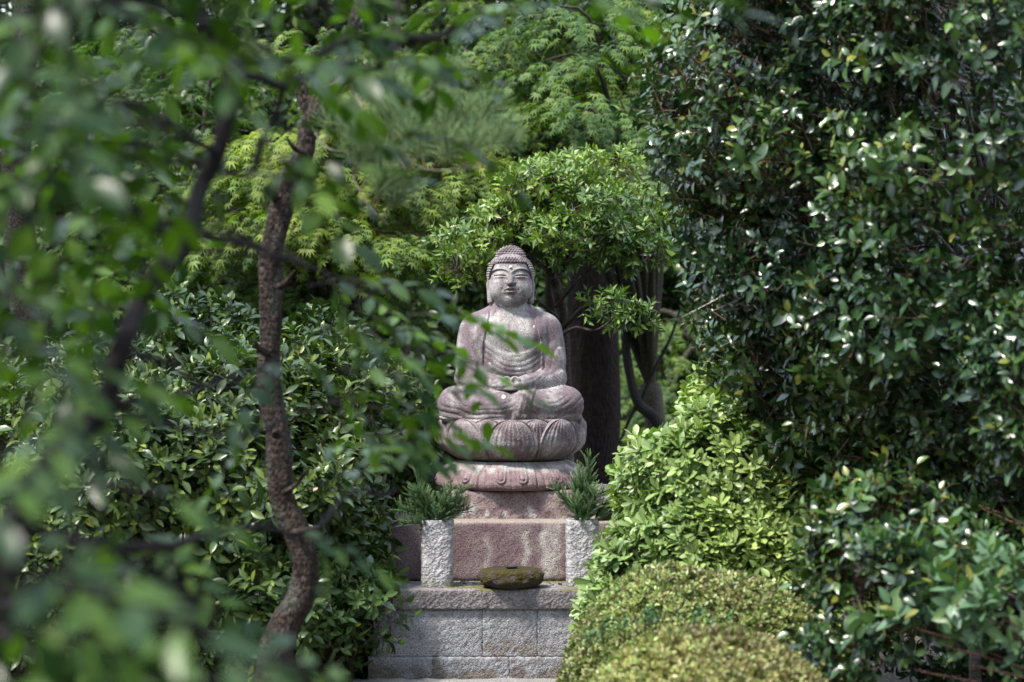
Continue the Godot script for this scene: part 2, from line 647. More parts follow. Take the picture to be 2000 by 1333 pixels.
func hands_sdf(p: Vector3) -> float:
	var q := Vector3(absf(p.x), p.y, p.z)
	# the palms one in the other, the forefingers raised back to back against the thumbs
	var d := ell(p, Vector3(0, 0.15, 0.186), Vector3(0.078, 0.025, 0.036))
	d = smin(d, cap(q, Vector3(0.06, 0.152, 0.172), Vector3(0.03, 0.15, 0.2), 0.026, 0.02), 0.02)
	for k in 4:
		var y := 0.134 + 0.0095 * k
		d = smin(d, cap(q, Vector3(0.055, y, 0.2 - 0.002 * k), Vector3(0.004, y - 0.004, 0.226 - 0.005 * k), 0.0075, 0.0058), 0.004)
	# ring of forefinger and thumb on each side
	var r := Vector2(q.x - 0.0185, (q.y - 0.166))
	var ring := Vector2(r.length() - 0.0155, p.z - 0.214).length() - 0.0062
	d = smax(d, -(Vector2(r.length(), maxf(absf(p.z - 0.216) - 0.02, 0.0)).length() - 0.011), 0.004)
	d = minf(d, ring)
	d = smin(d, cap(q, Vector3(0.05, 0.164, 0.192), Vector3(0.032, 0.172, 0.212), 0.011, 0.007), 0.008)
	return d

func head_sdf(p: Vector3) -> float:
	var q := Vector3(absf(p.x), p.y, p.z)
	var d := ell(p, Vector3(0, 0.612, -0.012), Vector3(0.090, 0.118, 0.102))
	d = smin(d, ell(p, Vector3(0, 0.562, 0.004), Vector3(0.088, 0.068, 0.082)), 0.03)
	d = smin(d, ell(q, Vector3(0.041, 0.556, 0.04), Vector3(0.041, 0.044, 0.042)), 0.03)      # cheeks
	d = smin(d, ell(p, Vector3(0, 0.514, 0.052), Vector3(0.036, 0.024, 0.032)), 0.03)         # chin
	d = smin(d, cap(p, Vector3(0, 0.47, -0.015), Vector3(0, 0.54, -0.015), 0.07, 0.066), 0.02)
	d += 0.0025 * bump(p.y - 0.476, 0.004) * smoothstep(0.0, 0.03, p.z)                      # neck crease
	# brows and eye hollows
	if p.z > 0.03:
		var e := Vector2((q.x - 0.047) / 0.042, (p.y - 0.618) / 0.028)
		var el := e.length()
		if e.y > -0.1:
			d -= 0.0034 * bump(el - 1.12, 0.13) * smoothstep(-0.1, 0.25, e.y)
			d += 0.0052 * smoothstep(1.06, 0.9, el) * smoothstep(-0.1, 0.3, e.y)
		var ly := p.y - 0.6165 - 0.0025 * cos((q.x - 0.045) * 50.0)
		d -= 0.0085 * bump(q.x - 0.045, 0.027) * bump(ly - 0.004, 0.011)                        # lids
		d += 0.0095 * smoothstep(0.031, 0.024, absf(q.x - 0.045)) * bump(ly, 0.0028)           # the slit
		d -= 0.002 * bump(q.x - 0.045, 0.024) * bump(ly + 0.006, 0.004)
		# nose
		var nose := cap(p, Vector3(0, 0.634, 0.082), Vector3(0, 0.588, 0.103), 0.0075, 0.0115)
		nose = smin(nose, ell(q, Vector3(0.0125, 0.585, 0.093), Vector3(0.0095, 0.0078, 0.0105)), 0.006)
		d = smin(d, nose, 0.012)
		d += 0.004 * bump(q.x - 0.019, 0.006) * bump(p.y - 0.583, 0.007)
		# mouth
		d += 0.003 * bump(q.x, 0.006) * bump(p.y - 0.571, 0.006)
		d -= 0.009 * smoothstep(0.025, 0.011, q.x) * bump(p.y - 0.5625 - 0.002 * bump(q.x - 0.009, 0.006), 0.0052)
		d -= 0.0098 * smoothstep(0.021, 0.008, q.x) * bump(p.y - 0.5485, 0.0062)
		d += 0.0055 * smoothstep(0.024, 0.016, q.x) * bump(p.y - 0.5565 - 0.0004 * smoothstep(0.008, 0.03, q.x) + 0.0014 * bump(q.x, 0.006), 0.0022)
		d += 0.0035 * bump(q.x, 0.022) * bump(p.y - 0.536, 0.007)
		d += 0.003 * bump(q.x - 0.036, 0.006) * bump(p.y - 0.557, 0.008)
	# long ears
	var ear := ell(q, Vector3(0.0945, 0.598, -0.012), Vector3(0.0105, 0.036, 0.022))
	ear = smin(ear, cap(q, Vector3(0.095, 0.58, -0.01), Vector3(0.0885, 0.508, -0.004), 0.0095, 0.0125), 0.01)
	ear += 0.004 * bump(Vector2(p.y - 0.6, p.z + 0.008).length(), 0.012)
	d = smin(d, ear, 0.005)
	return d

func hair_sdf(p: Vector3) -> float:
	var d := ell(p, Vector3(0, 0.628, -0.02), Vector3(0.0985, 0.089, 0.119))
	d = smin(d, ell(p, Vector3(0, 0.694, -0.022), Vector3(0.063, 0.053, 0.062)), 0.012)
	# hairline: level over the brow, down to the ears at the sides
	var line := 0.672 - 0.055 * smoothstep(0.07, 0.098, absf(p.x)) - 0.09 * smoothstep(0.05, -0.06, p.z)
	return smax(d, line - p.y, 0.004)

var tone := FastNoiseLite.new()
func stone_tone(p: Vector3, pale: float, sd := 0.0, mottle := 0.75) -> Color:
	var n := tone.get_noise_3d(p.x * 9.0 + sd, p.y * 7.0, p.z * 9.0) + 0.5 * tone.get_noise_3d(p.x * 30.0, p.y * 26.0 + sd, p.z * 30.0)
	var m := clampf(pale + n * mottle + 0.3 * mottle * tone.get_noise_3d(p.x * 34.0, p.y * 3.5 + sd, p.z * 34.0), 0.0, 1.0)
	var c := Color(0.19, 0.145, 0.154).lerp(Color(0.43, 0.402, 0.38), m)
	return c * (1.0 + 0.12 * tone.get_noise_3d(p.x * 90.0, p.y * 90.0, p.z * 90.0 + sd))

func body_color(p: Vector3) -> Color:
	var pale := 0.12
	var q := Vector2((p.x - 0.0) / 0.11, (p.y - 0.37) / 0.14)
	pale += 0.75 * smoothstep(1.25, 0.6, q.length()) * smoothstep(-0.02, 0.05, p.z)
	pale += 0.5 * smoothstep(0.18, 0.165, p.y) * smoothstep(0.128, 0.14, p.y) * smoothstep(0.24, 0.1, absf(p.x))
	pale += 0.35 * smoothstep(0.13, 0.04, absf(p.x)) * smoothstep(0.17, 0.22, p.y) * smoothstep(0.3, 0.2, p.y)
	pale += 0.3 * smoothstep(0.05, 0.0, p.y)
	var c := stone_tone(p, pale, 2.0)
	# a few round white lichens
	for s in [Vector3(0.035, 0.222, 0.5), Vector3(-0.085, 0.425, 0.3), Vector3(-0.03, 0.1, 0.5), Vector3(0.02, 0.245, 0.3), Vector3(0.1, 0.4, 0.25), Vector3(-0.09, 0.24, 0.25), Vector3(0.06, 0.02, 0.4)]:
		if Vector2(p.x - s.x, p.y - s.y).length() < 0.018 * s.z and p.z > 0:
			c = Color(0.62, 0.6, 0.56)
	return c

func head_color(p: Vector3) -> Color:
	return stone_tone(p, 0.5, 5.0, 0.45)

# ---------------------------------------------------------------- shrubs
var LM := {}      # species -> leaf meshes
var SP := {}      # species -> sprigs

func species(called: String, leafs: Array) -> void:
	var ms := []
	for b in leafs:
		ms.append((b as MB).commit())
	LM[called] = ms

# blobs: Array of [centre, radii]; opts: shell (inner edge of the leafy shell), up, scale, tint, gap, single (leaves set one by one)
func shrub(root: Node3D, kind: String, mat: Material, blobs: Array, count: int, opts: Dictionary) -> void:
	var base: Vector3 = root.position
	var sprigs: Array = SP[kind]
	var lists := []
	var tints := []
	for s in sprigs:
		var ta: Array[Transform3D] = []
		lists.append(ta)
		tints.append(PackedColorArray())
	var shell: float = opts.get("shell", 0.78)
	var up: float = opts.get("up", 0.5)
	var gap: float = opts.get("gap", 0.0)
	var gap_f: float = opts.get("gap_f", 2.4)
	var single: int = opts.get("single", 0)
	var size: float = opts.get("scale", 1.0)
	var spread: float = opts.get("spread", 0.35)
	var lumps: float = opts.get("lumps", 0.1)
	var tint_var: float = opts.get("var", 0.25)
	var floor_y: float = opts.get("floor", 0.02)
	var tint: Color = opts.get("tint", Color.WHITE)
	var tint2: Color = opts.get("tint2", tint)
	var margin: float = opts.get("margin", 350.0)
	var area := PackedFloat32Array()
	var total := 0.0
	for bl in blobs:
		var r: Vector3 = bl[1]
		total += pow(pow(r.x * r.y, 1.6) + pow(r.x * r.z, 1.6) + pow(r.y * r.z, 1.6), 1.0 / 1.6)
		area.append(total)
	var near := []     # [distance, sprig, transform]
	var tries := 0
	var got := 0
	while got < count and tries < count * 8:
		tries += 1
		var pick := rng.randf() * total
		var bi := 0
		while area[bi] < pick:
			bi += 1
		var c: Vector3 = blobs[bi][0]
		var r: Vector3 = blobs[bi][1]
		var dir := rv()
		var k := 1.0 - (1.0 - shell) * pow(rng.randf(), 1.4)
		var p := c + dir * r * k
		p += (dir * r).normalized() * lumps * (nz.get_noise_3dv(p * 170.0) + 0.6 * nz.get_noise_3dv(p * 420.0))
		if p.y < floor_y:
			continue
		var buried := false
		for bj in blobs.size():
			if bj != bi and ((p - (blobs[bj][0] as Vector3)) / (blobs[bj][1] as Vector3)).length() < shell - 0.06:
				buried = true
				break
		if buried:
			continue
		var to_eye := (Vector3(0, EYE_H, 0) - p).normalized()
		var nrm := (dir / r).normalized()
		var facing := nrm.dot(to_eye)
		if facing < -0.3 and rng.randf() < 0.75:
			continue
		if not seen(p, margin) and rng.randf() < 0.8:
			continue
		if gap > 0.0 and nz.get_noise_3dv(p * gap_f * 100.0) * 0.5 + 0.5 < (gap + opts.get("thin", 0.0) * smoothstep(1.2, 2.2, p.x)) * rng.randf_range(0.75, 1.25):
			continue
		got += 1
		var ax := (nrm * 0.9 + Vector3.UP * up + rv() * spread * 2.0).normalized()
		var s: float = size * rng.randf_range(0.75 - float(opts.get("size_var", 0.0)) * 0.5, 1.2 + float(opts.get("size_var", 0.0)) * 0.4)
		var bas := frame(ax, rv())
		bas = Basis(bas.x, bas.z, -bas.y).scaled(Vector3.ONE * s)      # y along the twig
		var xf := Transform3D(bas, p - base)
		var si: int = rng.randi() % sprigs.size()
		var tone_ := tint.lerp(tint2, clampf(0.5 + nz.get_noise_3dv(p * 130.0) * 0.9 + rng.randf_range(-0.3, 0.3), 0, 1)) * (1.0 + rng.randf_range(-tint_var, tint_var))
		if single > 0 and facing > 0.0 and k > 0.9 and seen(p):
			near.append([p.distance_to(Vector3(0, EYE_H, 0)), si, xf, lists[si].size()])
		lists[si].append(xf)
		tints[si].append(tone_)
	# the leaves that show largest are set one by one
	near.sort_custom(func(a, b): return a[0] < b[0])
	var drop := []
	for s in sprigs:
		drop.append({})
	var left := single
	for e in near:
		var sp: Sprig = sprigs[e[1]]
		if left < sp.leaves.size():
			break
		left -= sp.leaves.size()
		for k in sp.leaves.size():
			part("leaf", LM[kind][sp.kinds[k]], mat, root, (e[2] as Transform3D) * sp.leaves[k])
		drop[e[1]][e[3]] = true
	for k in sprigs.size():
		var keep: Array[Transform3D] = []
		var kt := PackedColorArray()
		for j in lists[k].size():
			if not drop[k].has(j):
				keep.append(lists[k][j])
				kt.append(tints[k][j])
		many("foliage", (sprigs[k] as Sprig).mesh, mat, keep, kt, root)

# stems from the foot of a shrub out into its crown
func stems(root: Node3D, mat: Material, foot: Array, blobs: Array, n: int, r0: float, col: Color, reach := 0.85) -> void:
	for k in n:
		var bl: Array = blobs[k % blobs.size()]
		var dir := rv()
		dir.y = absf(dir.y) * 0.8 + 0.1
		var goal: Vector3 = bl[0] + dir.normalized() * (bl[1] as Vector3) * reach
		var start: Vector3 = foot[k % foot.size()] + Vector3(rng.randf_range(-0.06, 0.06), 0, rng.randf_range(-0.06, 0.06))
		var mid := start.lerp(goal, 0.35) + Vector3(rng.randf_range(-0.1, 0.1), 0.12, rng.randf_range(-0.1, 0.1))
		var mid2 := start.lerp(goal, 0.7) + Vector3(rng.randf_range(-0.1, 0.1), 0.06, rng.randf_range(-0.1, 0.1))
		var b := MB.new()
		b.col = col
		var o := root.position
		tube(b, [start - o, mid - o, mid2 - o, goal - o], [r0, r0 * 0.75, r0 * 0.5, r0 * 0.15], 6, 4)
		for j in 4:
			var t := rng.randf_range(0.3, 0.95)
			var p := mid.lerp(mid2, t) - o
			tube(b, [p, p + rv() * 0.08 + Vector3(0, 0.05, 0), p + rv() * 0.2 + Vector3(0, 0.1, 0)], [r0 * 0.3, r0 * 0.2, r0 * 0.08], 4, 3)
		part("branch", b.commit(), mat, root)

func limb(root: Node3D, called: String, mat: Material, pts: Array, rad: Array, col: Color, sides := 10, rough := 0.0) -> void:
	var b := MB.new()
	b.col = col
	var q := []
	for p in pts:
		q.append((p as Vector3) - root.position)
	tube(b, q, rad, sides, 5, rough, float(get_child_count()))
	part(called, b.commit(), mat, root)

func limb_px(root: Node3D, called: String, mat: Material, px: Array, col: Color, sides := 10, rough := 0.0) -> void:
	var pts := []
	var rad := []
	for e in px:      # [x, y, distance, width], in the photograph's pixels
		pts.append(at(e[0], e[1], e[2]))
		rad.append(e[3] * 0.5 * e[2] / FPX)
	limb(root, called, mat, pts, rad, col, sides, rough)

# ---------------------------------------------------------------- the scene
func _ready() -> void:
	clock = Time.get_ticks_msec()
	rng.seed = 20240607
	nz.seed = 11
	nz.noise_type = FastNoiseLite.TYPE_SIMPLEX_SMOOTH
	nz.fractal_type = FastNoiseLite.FRACTAL_NONE
	tone.seed = 4
	tone.frequency = 1.0
	tone.fractal_type = FastNoiseLite.FRACTAL_NONE
	tone.noise_type = FastNoiseLite.TYPE_SIMPLEX_SMOOTH
	# camera
	var cam := Camera3D.new()
	cam.name = "camera"
	cam.position = Vector3(0, EYE_H, 0)
	cam.keep_aspect = Camera3D.KEEP_HEIGHT
	var lens := CameraAttributesPhysical.new()
	lens.frustum_focal_length = 85.0
	lens.frustum_focus_distance = 10.42
	lens.frustum_near = 0.1
	lens.frustum_far = 400.0
	lens.exposure_aperture = APERTURE
	cam.attributes = lens
	add_child(cam)
	cam.fov = rad_to_deg(2.0 * atan(666.5 / FPX))
	cam.near = 0.1
	cam.far = 400.0
	cam.current = true
	# sky and sun
	var sky_mat := ProceduralSkyMaterial.new()
	sky_mat.sky_top_color = Color(0.74, 0.81, 0.92)
	sky_mat.sky_horizon_color = Color(0.90, 0.92, 0.95)
	sky_mat.sky_curve = 0.25
	sky_mat.sky_energy_multiplier = SKY_E
	sky_mat.ground_bottom_color = Color(0.10, 0.11, 0.09)
	sky_mat.ground_horizon_color = Color(0.25, 0.27, 0.24)
	var sky := Sky.new()
	sky.sky_material = sky_mat
	var env := Environment.new()
	env.background_mode = Environment.BG_SKY
	env.sky = sky
	env.tonemap_mode = Environment.TONE_MAPPER_LINEAR
	env.tonemap_exposure = EXPOSURE
	env.sdfgi_enabled = true
	env.ssao_enabled = true
	env.ssil_enabled = true
	var we := WorldEnvironment.new()
	we.name = "environment"
	we.environment = env
	add_child(we)
	var sun := DirectionalLight3D.new()
	sun.name = "sun"
	sun.light_energy = SUN_E
	sun.light_color = Color(1.0, 0.975, 0.94)
	sun.light_angular_distance = 8.0
	sun.shadow_enabled = true
	sun.basis = Basis.looking_at(-SUN_DIR.normalized(), Vector3.UP)
	add_child(sun)
	make_materials()
	make_species()
	lap("materials and leaves")
	make_ground()
	make_pedestal()
	lap("pedestal")
	make_statue()
	lap("statue")
	make_stonework()
	make_shrubs()
	lap("shrubs")
	make_trees()
	lap("trees")
	make_near_tree()
	lap("near tree")

const APERTURE := 2.9
const SKY_E := 1.4
const SUN_E := 1.55
const EXPOSURE := 1.75
const SUN_DIR := Vector3(-0.42, 0.84, 0.3)

func make_species() -> void:
	var ca := [leaf(0.062, 0.033, OVAL, 0.25, 0.16, Color(0.0144, 0.04, 0.0136)), leaf(0.066, 0.034, OVAL, 0.2, 0.24, Color(0.0208, 0.0528, 0.0152)), leaf(0.056, 0.031, OVAL, 0.3, 0.12, Color(0.0104, 0.0304, 0.0136)), leaf(0.058, 0.031, OVAL, 0.28, 0.3, Color(0.0256, 0.0624, 0.0176))]
	species("camellia", ca + ca + ca + ca + [leaf(0.052, 0.028, OVAL, 0.25, 0.15, Color(0.085, 0.105, 0.02)), leaf(0.06, 0.03, OVAL, 0.35, 0.3, Color(0.05, 0.1, 0.022)), leaf(0.04, 0.022, ELLIPT, 0.3, 0.1, Color(0.06, 0.11, 0.026))])
	var he := [leaf(0.07, 0.029, ELLIPT, 0.28, 0.2, Color(0.0425, 0.0748, 0.017)), leaf(0.062, 0.027, ELLIPT, 0.35, 0.14, Color(0.06375, 0.102, 0.0221)), leaf(0.075, 0.031, ELLIPT, 0.22, 0.3, Color(0.0306, 0.0561, 0.017))]
	species("hedge", he + he + [leaf(0.055, 0.024, ELLIPT, 0.3, 0.12, Color(0.12, 0.16, 0.03))])
	species("lime", [leaf(0.072, 0.027, OBOVATE, 0.2, 0.1, Color(0.17, 0.24, 0.07)), leaf(0.064, 0.026, OBOVATE, 0.26, 0.16, Color(0.21, 0.28, 0.085)), leaf(0.074, 0.028, OBOVATE, 0.2, 0.2, Color(0.125, 0.19, 0.055))])
	species("topiary", [leaf(0.045, 0.017, LANCE, 0.25, 0.12, Color(0.09, 0.16, 0.028)), leaf(0.042, 0.017, LANCE, 0.3, 0.18, Color(0.135, 0.205, 0.04)), leaf(0.046, 0.018, LANCE, 0.2, 0.22, Color(0.06, 0.115, 0.025))])
	species("azalea", [leaf(0.019, 0.009, ELLIPT, 0.2, 0.1, Color(0.2, 0.23, 0.075)), leaf(0.018, 0.009, ELLIPT, 0.25, 0.1, Color(0.29, 0.31, 0.13)), leaf(0.019, 0.009, ELLIPT, 0.2, 0.2, Color(0.14, 0.15, 0.06)), leaf(0.018, 0.009, ELLIPT, 0.2, 0.0, Color(0.19, 0.12, 0.08)), leaf(0.02, 0.01, ELLIPT, 0.2, 0.1, Color(0.16, 0.23, 0.07))])
	species("maple", [maple_leaf(0.046, 0.35, Color(0.085, 0.145, 0.036)), maple_leaf(0.05, 0.5, Color(0.115, 0.175, 0.04)), maple_leaf(0.042, 0.3, Color(0.06, 0.115, 0.034))])
	species("nandina", [leaf(0.066, 0.03, OVAL, 0.15, 0.15, Color(0.075, 0.15, 0.075)), leaf(0.06, 0.029, OVAL, 0.2, 0.1, Color(0.1, 0.17, 0.065)), leaf(0.05, 0.024, OVAL, 0.25, 0.1, Color(0.2, 0.21, 0.055))])
	species("near", [leaf(0.078, 0.036, ELLIPT, 0.2, 0.2, Color(0.03, 0.068, 0.017)), leaf(0.07, 0.034, OVAL, 0.25, 0.12, Color(0.06, 0.12, 0.018)), leaf(0.082, 0.038, ELLIPT, 0.15, 0.28, Color(0.02, 0.05, 0.017)), leaf(0.074, 0.036, OVAL, 0.3, 0.2, Color(0.085, 0.155, 0.02)), leaf(0.08, 0.037, OVAL, 0.2, 0.15, Color(0.024, 0.056, 0.019))])
	species("weed", [leaf(0.04, 0.022, OVAL, 0.2, 0.2, Color(0.05, 0.13, 0.04)), leaf(0.035, 0.016, ELLIPT, 0.2, 0.2, Color(0.07, 0.15, 0.05))])
	# the leaf builders again, for the sprigs
	SP = {}
	SP.camellia = sprig_set("camellia", 7, 8, 0.12, 0.1, 0.75, 0.5, 0.1, 0.002, Color(0.1, 0.05, 0.03))
	SP.hedge = sprig_set("hedge", 5, 8, 0.11, 0.2, 0.9, 0.3, 0.25)
	SP.lime = sprig_set("lime", 4, 8, 0.06, 0.25, 0.95, 0.22, 0.55)
	SP.topiary = sprig_set("topiary", 4, 9, 0.07, 0.25, 1.0, 0.3, 0.3)
	SP.azalea = sprig_set("azalea", 6, 11, 0.028, 0.2, 1.1, 0.35, 0.3, 0.0007)
	SP.nandina = sprig_set("nandina", 3, 8, 0.09, 0.25, 0.9, 0.25, 0.2)
	SP.weed = sprig_set("weed", 3, 6, 0.07, 0.3, 1.0, 0.3, 0.1)
	SP.maple = []
	for k in 6:
		SP.maple.append(spray(leaf_list("maple"), 9, 0.17, 0.032, 0.45, Color(0.09, 0.06, 0.03)))
	SP.near = []
	for k in 5:
		SP.near.append(spray(leaf_list("near"), 9, 0.28, 0.006, 0.35, Color(0.04, 0.03, 0.02), true, 0.002))

func leaf_list(kind: String) -> Array:
	var out := []
	for m in LM[kind]:
		var b := MB.new()
		var a: Array = (m as ArrayMesh).surface_get_arrays(0)
		b.v = a[Mesh.ARRAY_VERTEX]
		b.c = a[Mesh.ARRAY_COLOR]
		b.ix = a[Mesh.ARRAY_INDEX]
		out.append(b)
	return out

func sprig_set(kind: String, n: int, leaves: int, length: float, e0: float, e1: float, sc: float, whorl: float, tr := 0.0016, tc := Color(0.05, 0.032, 0.02)) -> Array:
	var out := []
	for k in n:
		out.append(sprig(leaf_list(kind), leaves, length, e0, e1, sc, whorl, tc, tr))
	return out

# ---------------------------------------------------------------- ground
func make_ground() -> void:
	var b := MB.new()
	var n := 70
	for i in n + 1:
		for j in n + 1:
			var x := lerpf(-1.0, 1.0, float(i) / n)
			var z := lerpf(1.0, -1.0, float(j) / n)
			x = x * absf(x) * 90.0
			z = z * absf(z) * 90.0 - 10.0
			var y := 0.025 * nz.get_noise_2d(x * 60.0, z * 60.0)
			y += 7.0 * smoothstep(-20.0, -46.0, z) + 0.5 * smoothstep(-20.0, -40.0, z) * nz.get_noise_2d(x * 10.0, z * 10.0)
			b.col = Color(0.075, 0.055, 0.04) * (1.0 + 0.4 * nz.get_noise_2d(x * 300.0, z * 300.0))
			b.add(Vector3(x, y, z))
	for i in n:
		for j in n:
			var a := i * (n + 1) + j
			b.quad(a, a + n + 1, a + n + 2, a + 1)
	structure("ground", b.commit(), M.soil)
	# a flagstone before the pedestal
	var pave := structure("paving_stone", block(Vector3(1.5, 0.05, 0.6), 0.015, 0.03, 0.006, 900.0, 4.0, func(p: Vector3) -> Color: return Color(0.34, 0.32, 0.3)), M.granite_wall)
	pave.position = Vector3(0.1, 0.0, -9.35)

# ---------------------------------------------------------------- pedestal
func wall_tone(p: Vector3, sd: float) -> Color:
	return Color(0.40, 0.395, 0.41) * (0.93 + 0.16 * tone.get_noise_3d(p.x * 14.0 + sd, p.y * 14.0, p.z * 14.0))

func make_pedestal() -> void:
	# lower wall of granite blocks under a thick ledge
	var wall := thing("granite_base_wall", "pale grey rough granite block wall under the stone ledge", "wall", Vector3(0, 0, -9.98))
	var rows := [[0.0, 0.098, 0.008, [-0.58, -0.32, -0.01, 0.30, 0.62]], [0.098, 0.288, 0.0, [-0.56, -0.118, 0.102, 0.60]]]
	for r in rows:
		var cuts: Array = r[3]
		for k in cuts.size() - 1:
			var w: float = cuts[k + 1] - cuts[k] - 0.0008
			var h: float = r[1] - r[0] - 0.001
			var sd := rng.randf() * 100.0
			var stain: float = 1.0 if r[0] == 0.0 else 0.0
			var cx: float = (cuts[k] + cuts[k + 1]) * 0.5
			var cy: float = (r[0] + r[1]) * 0.5
			var col := func(p: Vector3) -> Color:
				var c := wall_tone(p, sd)
				var br := stain * smoothstep(-0.2, 0.4, tone.get_noise_3d(p.x * 9.0 + sd, p.y * 12.0, 0.0) - p.y * 9.0)
				var q := Vector2((p.x + cx - 0.01) / 0.13, (p.y + cy - 0.125) / 0.035)
				var spot := smoothstep(1.3, 0.5, q.length() + 1.2 * tone.get_noise_3d(p.x * 16.0, p.y * 30.0, 3.0))
				var damp := smoothstep(0.1, 0.5, tone.get_noise_3d((p.x + cx) * 12.0, (p.y + cy) * 3.0, 9.0)) * 0.35
				return c.lerp(Color(0.23, 0.19, 0.155), maxf(br * 0.85, spot * 0.7)).lerp(Color(0.22, 0.215, 0.2), damp)
			part("granite_block", block(Vector3(w, h, 0.5), 0.0012, 0.007, 0.003, 5200.0, sd, col), M.granite_wall, wall, Transform3D(Basis.IDENTITY, Vector3((cuts[k] + cuts[k + 1]) * 0.5, (r[0] + r[1]) * 0.5, r[2] - 0.0)))
	var ledge := part_thing("stone_ledge", "long dark grey granite ledge slab the incense stone stands on", "ledge", block(Vector3(1.36, 0.083, 1.15), 0.006, 0.009, 0.0035, 6000.0, 31.0, func(p: Vector3) -> Color:
		var moss := smoothstep(0.25, 0.55, tone.get_noise_3d(p.x * 6.0, 3.0, p.z * 11.0) + 0.35 * smoothstep(0.35, 0.15, absf(p.z - 0.43)) * smoothstep(0.4, 0.1, absf(p.x - 0.06)) ) * smoothstep(0.03, 0.04, p.y)
		var base := Color(0.235, 0.21, 0.21) * (0.9 + 0.25 * tone.get_noise_3d(p.x * 18.0, p.y * 18.0, p.z * 18.0))
		return base.lerp(Color(0.13, 0.13, 0.025), moss * 0.85)), M.granite, Vector3(-0.06, 0.3295, -10.29))
	# the red stone block with pale streaks
	var red := func(p: Vector3) -> Color:
		var c := Color(0.215, 0.145, 0.15).lerp(Color(0.28, 0.21, 0.205), clampf(0.4 + tone.get_noise_3d(p.x * 7.0, p.y * 9.0, p.z * 7.0) * 1.2, 0, 1))
		var wob := 0.02 * tone.get_noise_2d(p.y * 14.0, 4.0)
		var s1 := smoothstep(0.05, 0.032, absf(p.x - 0.163 - wob + 0.10 * (p.y + 0.1) * 0.3)) * smoothstep(0.118, 0.105, p.y)
		var s2 := smoothstep(0.020, 0.006, absf(p.x - 0.058 - wob)) * smoothstep(0.115, 0.07, p.y) * 0.75
		var s3 := smoothstep(0.016, 0.004, absf(p.x + 0.098 - wob * 0.8 + 0.12 * absf(p.y))) * smoothstep(0.09, 0.04, p.y) * 0.55
		var s := maxf(s1 * (0.75 + 0.5 * tone.get_noise_3d(p.x * 30.0, p.y * 20.0, 1.0)), maxf(s2, s3)) * smoothstep(0.2, 0.3, p.z)
		c = c.lerp(Color(0.50, 0.45, 0.40), clampf(s, 0, 1))
		c = c.lerp(Color(0.32, 0.28, 0.22), smoothstep(0.112, 0.122, p.y) * 0.75)
		return c.lerp(Color(0.09, 0.08, 0.04), smoothstep(-0.095, -0.125, p.y + 0.02 * tone.get_noise_2d(p.x * 20.0, 0.0)) * 0.6)
	part_thing("red_stone_block", "wide reddish stone block with pale vertical streaks behind the incense stone", "stone block", block(Vector3(1.09, 0.247, 0.8), 0.009, 0.011, 0.0016, 4500.0, 57.0, red), M.statue, Vector3(0.005, 0.4955, -10.45))
	# the square slab under the lotus
	var lich := [Vector3(-0.205, -0.012, 0.02), Vector3(-0.17, -0.006, 0.024), Vector3(-0.105, -0.02, 0.014), Vector3(-0.028, -0.022, 0.013), Vector3(0.075, -0.016, 0.02), Vector3(0.09, -0.028, 0.013), Vector3(-0.24, 0.05, 0.012), Vector3(-0.215, 0.056, 0.009)]
	part_thing("square_stone_slab", "square reddish stone slab spotted with white lichen under the lotus base", "stone slab", block(Vector3(0.585, 0.147, 0.585), 0.014, 0.009, 0.004, 2300.0, 71.0, func(p: Vector3) -> Color:
		var c := Color(0.2, 0.138, 0.14).lerp(Color(0.28, 0.215, 0.2), clampf(0.35 + tone.get_noise_3d(p.x * 11.0, p.y * 11.0, p.z * 11.0) * 1.3, 0, 1))
		for l in lich:
			var q := Vector2(p.x - l.x, p.y - l.y).length() * (1.0 + 0.5 * tone.get_noise_2d(p.x * 60.0, p.y * 60.0))
			if p.z > 0.2:
				c = c.lerp(Color(0.62, 0.58, 0.56), smoothstep(l.z, l.z * 0.6, q) * 0.85)
		return c, 0.04), M.statue_rough, Vector3(0, 0.6625, -10.5))
	make_lotus()
	# flower posts and their sprigs
	for s in 2:
		var x: float = [-0.3046, 0.286][s]
		var post := thing("flower_post", ["pale hollow granite flower post holding the left evergreen sprigs", "pale hollow granite flower post holding the right evergreen sprigs"][s], "flower holder", Vector3(x, 0.371, -9.86), "granite flower posts")
		var prof := []
		for k in 31:
			var t := k / 30.0
			prof.append([0.0665 + 0.003 * t, 0.268 * t])
		prof.append([0.066, 0.2715]); prof.append([0.052, 0.272]); prof.append([0.047, 0.266]); prof.append([0.047, 0.15]); prof.append([0.0, 0.15])
		var b := MB.new()
		var sd := 13.0 + 40.0 * s
		lathe(b, prof, 72, func(p: Vector3, a: float, t: float) -> float:
			if t > 0.9: return 0.0
			var sq := 0.063 * (pow(pow(absf(cos(a)), 5.0) + pow(absf(sin(a)), 5.0), -0.2) - 1.0) - 0.003
			return sq + 0.0032 * (nz.get_noise_3d(p.x * 5200.0 + sd, p.y * 5200.0, p.z * 5200.0)) + 0.0024 * nz.get_noise_3d(p.x * 9000.0 + sd, p.y * 9000.0, p.z * 9000.0), func(p: Vector3) -> Color:
			var c := Color(0.46, 0.44, 0.44) * (0.95 + 0.2 * tone.get_noise_3d(p.x * 20.0 + sd, p.y * 20.0, p.z * 20.0))
			return c.lerp(Color(0.16, 0.16, 0.06), 0.6 * smoothstep(0.03, 0.0, p.y + 0.02 * tone.get_noise_2d(p.x * 30.0, sd))))
		part("post", b.commit(true), M.granite, post)
		bouquet(s, Vector3(x, 0.52, -9.86))
	# mossy incense stone with a small dark plate
	var burner := thing("incense_stone", "low round mossy stone incense burner in front of the red block", "incense burner", Vector3(-0.004, 0.371, -9.80))
	var mp := []
